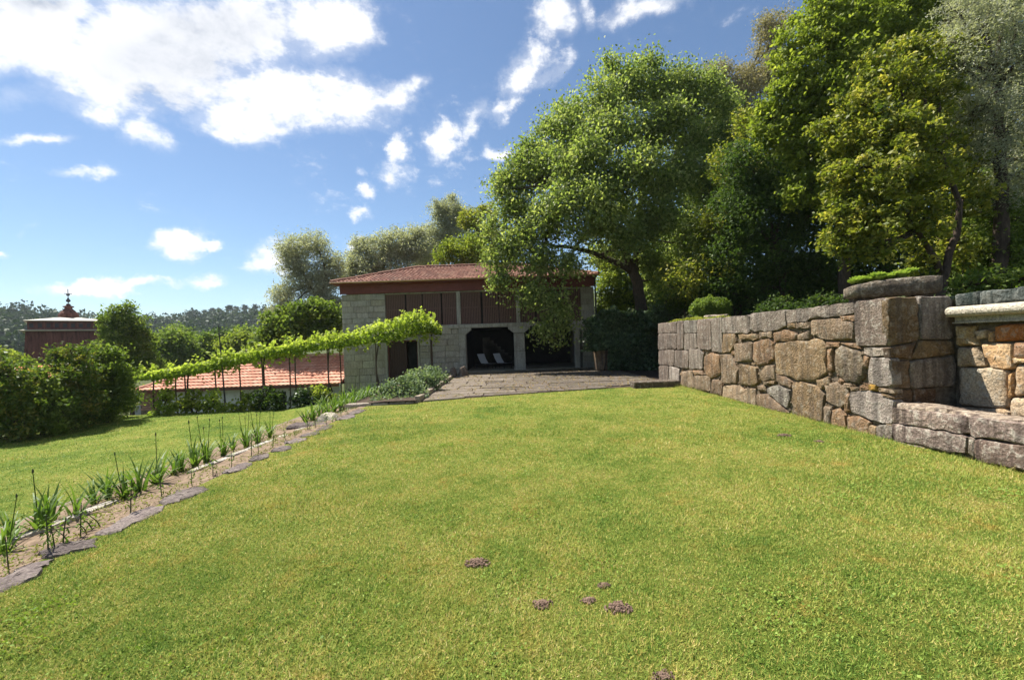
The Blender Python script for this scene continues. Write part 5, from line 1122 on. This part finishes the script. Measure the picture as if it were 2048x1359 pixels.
vs = [('young vine with broad pale leaves at the near post of the pergola', [(325,800,16,0),(318,820,12,0),(345,815,13,0),(335,785,10,0)], 17.9, L_VINE, .14), ('bushy vine plant beside the second pergola post', [(385,795,17,0),(405,812,14,0),(370,815,13,0)], 17.9, L_BRT, .14),
      ('leafy vine plant around the foot of the thin pole', [(425,795,16,0),(445,812,14,0),(415,818,12,0)], 18.0, L_VINE, .14), ('pale leaved shrub between the thin pole and the dark round bush', [(487,800,16,0),(500,815,12,0),(475,815,12,0)], 18.0, L_BRT, .13),
      ('dark round bush against the outbuilding below the vine', [(535,795,26,0),(555,805,24,0),(520,812,16,0)], 18.1, L_DRK, .11), ('glossy dark bush to the side of the round bush under the vine', [(605,793,20,0),(590,800,12,0),(625,800,16,0)], 18.2, L_IVY, .13),
      ('pale leaved bush under the vine at the corner of the outbuilding', [(640,783,17,0),(655,800,15,0),(668,795,12,0)], 18.2, L_BRT, .13)]
for lab, lst, Y, mt, lf in vs:
    b_ = P(lst[0][0], 828, Y); b_[2] = -.92
    tree('border_shrub', lab, b_, pb(lst, Y), mt, trunk_r=.035, leaf=lf, asp=.7, per_m2=5, per_clump=13, cr=.22, cat='shrub', group='shrubs under the vine')
# grey-green shrubs in the bed by the terrace
for lab, lst, Y in [('grey-green leafy shrub at the lawn corner of the terrace bed', [(790,780,30,0),(822,775,30,.1),(768,788,20,0),(838,790,22,-.2),(805,797,20,-.4),(775,800,16,-.5),(835,803,12,-.6),(770,808,15,-.9),(800,809,14,-.95),(826,808,12,-.95),(752,806,11,-.8)], 13.0), ('grey-green shrub in the middle of the terrace bed', [(825,762,26,0),(852,758,28,0),(852,780,18,-.3),(870,765,18,0)], 14.6), ('thin grey-green shrub at the house end of the terrace bed', [(870,748,20,0),(886,755,14,0),(862,742,14,0)], 17.0)]:
    b_ = P(lst[0][0], 800, Y); b_[2] = .03
    tree('sage_shrub', lab, b_, pb(lst, Y), L_SGE, trunk_r=.03, leaf=.085, asp=.6, per_m2=9, per_clump=14, cr=.17, cat='shrub', group='shrubs in the terrace bed')
# low plants along the foot of the house
N = 1600; t = rng.random(N); gx = -8.3 + 2.9 * t
leafy('low_hedge', 'low dark ground plants along the foot of the house wall', 'hedge', np.stack([gx, 20.2 - 3.2 * t + rng.normal(0, .15, N), -.85 + .28 * t + .28 * rng.random(N) * (.5 + vnoise(gx * 3, gx * 0, 2))], 1), .10, .6, L_IVY, up=.6, loc=(-7, 18.6, -.85))

# --- border lilies
def lily_proto(n_leaf, stalks, L, seed):
    r = np.random.default_rng(seed); V = []; Fc = []; at = []
    for i in range(n_leaf):
        th = r.uniform(0, 2 * math.pi); l = L * r.uniform(.65, 1.1); w = r.uniform(.014, .022); el0 = R(r.uniform(50, 88)); bend = r.uniform(.4, 1.7); p = np.array([r.normal(0, .02), r.normal(0, .02), 0.0]); tn = np.clip(r.normal(.45, .2), 0, 1)
        o = np.array([math.cos(th), math.sin(th), 0]); sd = np.array([-math.sin(th), math.cos(th), 0]); b = len(V); k = 6; el = el0
        for j in range(k + 1):
            f = j / k; ww = w * (1 - .85 * max(0, f - .35) / .65) * (.7 + .3 * min(1, f * 4)); V += [p - sd * ww, p + sd * ww]; at += [tn, tn]
            p = p + (o * math.cos(el) + np.array([0, 0, math.sin(el)])) * l / k; el -= bend / k * (1.2 if f > .3 else .5)
        Fc += [(b + 2 * j, b + 2 * j + 1, b + 2 * j + 3, b + 2 * j + 2) for j in range(k)]
    t = bpy.data.objects.new('border_lily', None); COL.objects.link(t); WL[t.name] = np.zeros(3)
    mesh_obj('leaves', V, Fc, L_LILY, t, attrs={'rnd': at})
    for s_ in range(stalks):
        mb = MB(); h = r.uniform(.62, .95); dx, dy = r.normal(0, .08, 2); mb.tube([(dx * .2, dy * .2, 0), (dx * .6, dy * .6, h * .5), (dx, dy, h)], [.0055, .005, .004], 5)
        o = mb.build('stalk', L_LILY, t); b = MB(); b.lathe((dx, dy, h), [(.003, -.01), (.010, .008), (.009, .025), (.002, .045)], 6); b.build('bud', L_STEM, o)
    return t
protos = [lily_proto(17, 0, .50, 1), lily_proto(20, 1, .55, 2), lily_proto(18, 2, .52, 3), lily_proto(24, 3, .55, 4), lily_proto(14, 0, .36, 5)]
spots = [(8,1118,1),(22,1090,0),(82,1068,1),(98,1052,0),(150,1042,0),(190,1010,4),(216,1000,0),(250,1003,1),(280,992,0),(315,972,1),(345,955,4),(362,948,0),(390,938,1),(412,930,3),(447,915,2),(465,906,4),(492,900,3),(515,892,3),(540,880,2),
         (612,852,0),(625,846,2),(640,842,0),(655,836,1),(668,832,0),(682,826,2),(694,822,0),(705,818,1),(716,813,0),(726,809,0),(735,806,1),(744,802,0),(752,799,0),(648,828,1),(672,820,0),(690,813,0),(708,806,1),(724,800,0),(738,794,0)]
near = sorted([q for q in spots if q[0] < 600], key=lambda q: -q[0]); crowd = sorted([q for q in spots if q[0] > 600], key=lambda q: G(q[0], q[1] - 6, -.12)[1])
ORD = 'first second third fourth fifth sixth seventh eighth ninth tenth eleventh twelfth thirteenth fourteenth fifteenth sixteenth seventeenth eighteenth nineteenth twentieth twenty-first twenty-second twenty-third twenty-fourth twenty-fifth'.split()
used = set()
for (u_, v_, k) in spots:
    c = G(u_, v_ - 6, -.12); s_ = rng.uniform(.8, 1.05) * (.8 if u_ < 60 else 1.0 if u_ < 600 else 1.12)
    if k not in used: o = protos[k]; used.add(k); o.location = (c[0], c[1], -.14); o.rotation_euler = (0, 0, rng.uniform(0, 6.28)); o.scale = (s_,) * 3
    else: o = copy_tree(protos[k], (c[0], c[1], -.14), rng.uniform(0, 6.28), s_)
    if u_ > 600: tag(o, ORD[crowd.index((u_, v_, k))] + ' lily of the crowded row running from the dark step stone to the terrace bed', 'lily', 'lilies crowded beyond the step stone')
    else: tag(o, ORD[[q[0] for q in near].index(u_)] + ' strap-leaved lily ' + ('without stalks' if k in (0, 4) else 'with budding stalks') + ' counted along the curb from the dark step stone', 'lily', 'border lilies along the curb')
# thin staked stems in the front of the bed
def stem_proto(h, seed):
    r = np.random.default_rng(seed); t = bpy.data.objects.new('lily_stem', None); COL.objects.link(t); WL[t.name] = np.zeros(3)
    mb = MB(); dx, dy = r.normal(0, .03, 2); mb.tube([(0, 0, -.02), (dx * .4, dy * .4, h * .5), (dx, dy, h)], [.006, .005, .004], 5); mb.build('stem', L_STEM, t)
    n = int(h * 60); z = r.uniform(.25, 1, n) * h; th = r.uniform(0, 6.28, n); C_ = np.stack([dx * z / h + .03 * np.cos(th), dy * z / h + .03 * np.sin(th), z], 1)
    V, Fq, at = leaf_arrays(C_, .055, .3, .5, -.5, r.normal(.4, .2, n)); mesh_obj('leaves', V, Fq, L_LILY, t, attrs={'rnd': at}); return t
sp = [stem_proto(.24, 1), stem_proto(.33, 2), stem_proto(.16, 3)]
used = set()
stems_ = [(18,1146,1),(97,1111,1),(111,1103,0),(125,1097,0),(161,1078,1),(177,1070,2),(190,1062,2),(261,1030,1),(324,997,0),(384,973,0),(426,955,0),(463,936,0),(503,915,1),(517,905,1),(545,897,0),(571,880,0),(590,874,2),(615,862,0),(632,856,0),(654,850,0),(664,846,2),(682,836,0),(695,832,0),(140,1085,2),(205,1055,2)]
so_u = sorted([q[0] for q in stems_], reverse=True)
for (u_, v_, k) in stems_:
    c = G(u_, v_, -.03); s_ = rng.uniform(.85, 1.1)
    if k not in used: o = sp[k]; used.add(k); o.location = tuple(c); o.rotation_euler = (0, 0, rng.uniform(0, 6)); o.scale = (s_,) * 3
    else: o = copy_tree(sp[k], tuple(c), rng.uniform(0, 6.28), s_)
    tag(o, ORD[so_u.index(u_)] + ' thin dark stem in the sandy soil inside the curb, counted from the terrace bed', 'plant', 'thin stems in the front of the border')
N = 12000; wy = rand(1.2, 13.2, N); wx = rand(-5.2, -3.72, N); kk = vnoise(wx * 3.2, wy * 3.2, 21) + .25 * rng.random(N) > .62; wx, wy = wx[kk], wy[kk]
wz = np.interp(wx, [-5.3, -4.9, -4.55, -4.2, -3.9, -3.7], [-.16, -.13, -.11, -.06, -.015, -.01]) + rng.uniform(.005, .05, len(wx))
V, Fq, at = leaf_arrays(np.stack([wx, wy, wz], 1), .034, .35, .6, -.4)
L_WEED = leaf_mat('weed_leaf', (.16, .11, .06), (.17, .20, .04), (.26, .30, .06), .3)
tag(mesh_obj('weeds', V, Fq, L_WEED, attrs={'rnd': at}), 'small weeds and seedlings scattered over the sandy border', 'weeds', kind='stuff')

N = 2600; lx = rand(-2.2, 5.4, N); ly = rand(12.2, 23.0, N); kk = (ly > front_y(lx) + .1) & (vnoise(lx * 1.4, ly * 1.4, 41) + .5 * rng.random(N) > .62); lx, ly = lx[kk], ly[kk]
L_LIT = leaf_mat('leaf_litter', (.10, .06, .025), (.22, .14, .05), (.33, .26, .09), .1)
V, Fq, at = leaf_arrays(np.stack([lx, ly, .058 + .012 * rng.random(len(lx))], 1), .075, .5, (0, 0, 4.0), 0)
tag(mesh_obj('fallen_leaves', V, Fq, L_LIT, attrs={'rnd': at}), 'dry fallen leaves and moss scattered over the terrace', 'leaves', kind='stuff')
# --- mole hills and a dropped tuft on the lawn
for (u_, v_, r_, lab) in [(955, 1118, .085, 'crumbly brown molehill alone in the middle of the lawn'), (1238, 1212, .075, 'brown molehill beside a smaller scuffed one on the lawn'), (1176, 1196, .045, 'small reddish scuffed molehill next to a larger brown one'), (1085, 1203, .06, 'flat worn earth scrape in the lawn'), (1208, 1166, .04, 'tiny earth scrape behind the pair of molehills'), (1568, 873, .09, 'dark molehill on the lawn near the middle of the wall'), (1638, 884, .06, 'small dark earth patch by the molehill near the wall'), (1325, 1352, .05, 'brown molehill at the very front of the lawn')]:
    c = G(u_, v_, 0); c[2] = float(lawn_z(np.array([c[0]]), np.array([c[1]]))[0]); mb = MB()
    for k in range(150):
        a = rng.uniform(0, 6.28); q = min(abs(rng.normal(0, .55)), .9); x, y = c[0] + r_ * q * math.cos(a) * 1.2, c[1] + r_ * q * math.sin(a) * .9; s_ = r_ * rng.uniform(.05, .17); z = c[2] + .006 + r_ * .26 * max(0, 1 - q)
        mb.lathe((x, y, z), [(s_ * .5, -s_ * .9), (s_, 0), (s_ * .6, s_ * .7)], 5)
    tag(mb.build('molehill', plain('molehill_soil', (.20, .135, .10), .98, .05, .4, 30, 1.0) if 'MH' not in globals() else MH, loc=(c[0], c[1], c[2])), lab, 'molehill', 'molehills on the lawn')
    MH = bpy.data.materials['molehill_soil']

# --- grass
def grass(regions, name, label, mat=BLADE):
    VV = []; AA = []
    for (x0, x1, y0, y1, dens, L, w, zf, test) in regions:
        n = int((x1 - x0) * (y1 - y0) * dens); x = rand(x0, x1, n); y = rand(y0, y1, n)
        if test is not None: k = test(x, y); x, y = x[k], y[k]; n = len(x)
        pat = .55 + .9 * vnoise(x * 2.6, y * 2.6, 31); tall = .75 + .9 * (vnoise(x * .9, y * .9, 33) > .72) * rng.random(n)
        th = rand(0, 2 * math.pi, n); l = L * rng.uniform(.5, 1.25, n) * pat * tall; lean = rng.uniform(.35, 1.5, n)
        o = np.stack([np.cos(th), np.sin(th), 0 * th], 1); ph = th + rng.uniform(.6, 2.5, n); sd = np.stack([np.cos(ph), np.sin(ph), 0 * th], 1)
        b = np.stack([x, y, zf(x, y)], 1); ww = (w * rng.uniform(.6, 1.3, n))[:, None]
        tip = b + o * (l * np.sin(lean))[:, None] + np.array([0, 0, 1]) * (l * np.cos(lean) + .004)[:, None]
        VV.append(np.stack([b - sd * ww * .5, b + sd * ww * .5, tip], 1).reshape(-1, 3)); AA.append(np.repeat(np.clip(rng.normal(.5, .25, n), 0, 1), 3))
    V = np.concatenate(VV); Fq = np.arange(len(V)).reshape(-1, 3)
    return tag(mesh_obj(name, V, Fq, mat, attrs={'rnd': np.concatenate(AA)}), label, 'grass', kind='stuff')
inview = lambda x, y: np.abs(x - .02 * y) < y * 1.24 + .4
lawn_ok = lambda x, y: inview(x, y) & (y < np.where(x < -2.4, 11.55, front_y(x) - .02)) & (x < XW + .02) & (x > -3.62)
grass([(-3.7, 5.45, 1.6, 3.4, 15000, .030, .0055, lawn_z, lawn_ok), (-3.7, 5.45, 3.4, 5.5, 10000, .031, .0065, lawn_z, lawn_ok), (-3.7, 5.45, 5.5, 9, 4600, .033, .009, lawn_z, lawn_ok), (-3.7, 5.45, 9, 15, 1800, .036, .013, lawn_z, lawn_ok),
       (5.2, 5.47, 3, 15, 3000, .09, .006, lawn_z, lawn_ok)], 'grass', 'short mown grass of the upper lawn, green with straw-coloured patches')
low_ok = lambda x, y: inview(x, y)
grass([(-16, -5.4, 5, 18.1, 650, .05, .014, low_z, low_ok)], 'lower_grass', 'short green grass of the lower lawn', LUSHBLADE)

cl_c = [(rng.uniform(-3.2, 5.2), 2.0 + 8 * rng.random() ** 1.5) for _ in range(70)]; pts_ = []
for (x, y) in cl_c:
    k = rng.integers(60, 190); r_ = rng.uniform(.08, .28); pts_.append(np.stack([x + rng.normal(0, r_, k), y + rng.normal(0, r_, k), rng.uniform(.012, .03, k)], 1))
pts_ = np.concatenate(pts_); pts_ = pts_[lawn_ok(pts_[:, 0], pts_[:, 1])]; pts_[:, 2] += lawn_z(pts_[:, 0], pts_[:, 1])
V, Fq, at = leaf_arrays(pts_, .017, .9, 1.2, 0)
L_CLO = leaf_mat('clover_leaf', (.08, .15, .02), (.17, .26, .04), (.28, .36, .075), .3)
tag(mesh_obj('clover', V, Fq, L_CLO, attrs={'rnd': at}), 'patches of fresh green clover growing through the upper lawn', 'clover', kind='stuff')
# --- woods on the far hills
def forest():
    pts = []; tn = []; sz = []
    n = 2900; az = rng.uniform(R(-56), R(-6), n); r = np.sqrt(rng.uniform(190 ** 2, 425 ** 2, n)); x = r * np.sin(az); y = r * np.cos(az); z = terrain_z(x, y)
    for i in range(n):
        h = rng.choice([3.5, 5.0, 7.0, 9.0], p=[.25, .35, .28, .12]) * rng.uniform(.8, 1.2); w = h * rng.uniform(.3, .75); k = 46; d = unit(rng.normal(0, 1, (k, 3))); d[:, 2] = np.abs(d[:, 2])
        pts.append(np.array([x[i], y[i], z[i] + h * .15]) + d * np.array([w, w, h]) * rng.uniform(.75, 1.05, (k, 1))); tn.append(np.clip(rng.normal(.45, .18), 0, 1) + rng.normal(0, .12, k)); 
    P_ = np.concatenate(pts); V, Fq, at = leaf_arrays(P_, 1.7, .8, .5, 0, np.concatenate(tn), vary=.5)
    tag(mesh_obj('forest', V, Fq, L_FOR, attrs={'rnd': at}), 'dark dense woods covering the far hillsides', 'forest', kind='stuff')
forest()
for i, (u_, v_, h, lab) in enumerate([(108, 622, 14, 'lone umbrella pine on the ridge beside the tower finial'), (158, 634, 9, 'small pine on the ridge on the other side of the finial'), (320, 636, 9, 'low pine on the dip of the ridge'), (378, 627, 16, 'pine at the foot of the wooded spur'), (388, 622, 14, 'pine with open crown at the edge of the spur'), (408, 622, 13, 'slim pine among the spur pines'), (425, 618, 14, 'upright pine on the shoulder of the spur'), (440, 618, 12, 'broad pine in the middle of the spur skyline'), (458, 612, 15, 'tallest pine on the spur skyline'), (472, 614, 13, 'narrow pine just past the tallest one'), (490, 611, 12, 'dark pine where the spur levels out'), (510, 611, 12, 'last free-standing pine before the grey olive'), (28, 622, 9, 'round pine on the hill beyond the tower'), (55, 624, 9, 'pointed pine on the hill near the tower'), (85, 628, 10, 'pine on the hill close beside the tower roof')]):
    Y = 395.0; c = P(u_, v_, Y); gx, gy = c[0], c[1]; g0 = float(terrain_z(gx, gy)); hh = h * Y / F; lst = [(c + np.array([0, 0, -hh * .1]), (hh * .42, hh * .42, hh * .30)), (c + np.array([hh * .2, 0, -hh * .4]), (hh * .3, hh * .3, hh * .25)), (c + np.array([-hh * .25, 0, -hh * .5]), (hh * .3, hh * .3, hh * .25))]
    tree('pine_tree', lab, (gx, gy, g0), lst, L_FOR, trunk_r=.35, leaf=1.0, asp=.5, per_m2=.25, per_clump=7, cr=.9, group='pines on the ridge', twigs=False, limbs=[([np.array([gx, gy, g0 - 1]), c + np.array([0, 0, -hh * .3])], .4, .2)])

# --- summer air over the valley
hz = MB(); hz.box(-620, 420, -60, 520, -32, 75)
hm = bpy.data.materials.new('summer_haze'); hm.use_nodes = True; g = NT(hm.node_tree); o_ = g.n('OutputMaterial'); pv = g.n('VolumePrincipled', {'Color': (.80, .88, 1.0), 'Density': .0002, 'Anisotropy': .3}); g.t.links.new(pv.outputs[0], o_.inputs['Volume'])
USE_HAZE = True
if USE_HAZE: tag(hz.build('haze', hm), 'thin bluish summer haze lying over the whole valley', 'haze', kind='stuff')
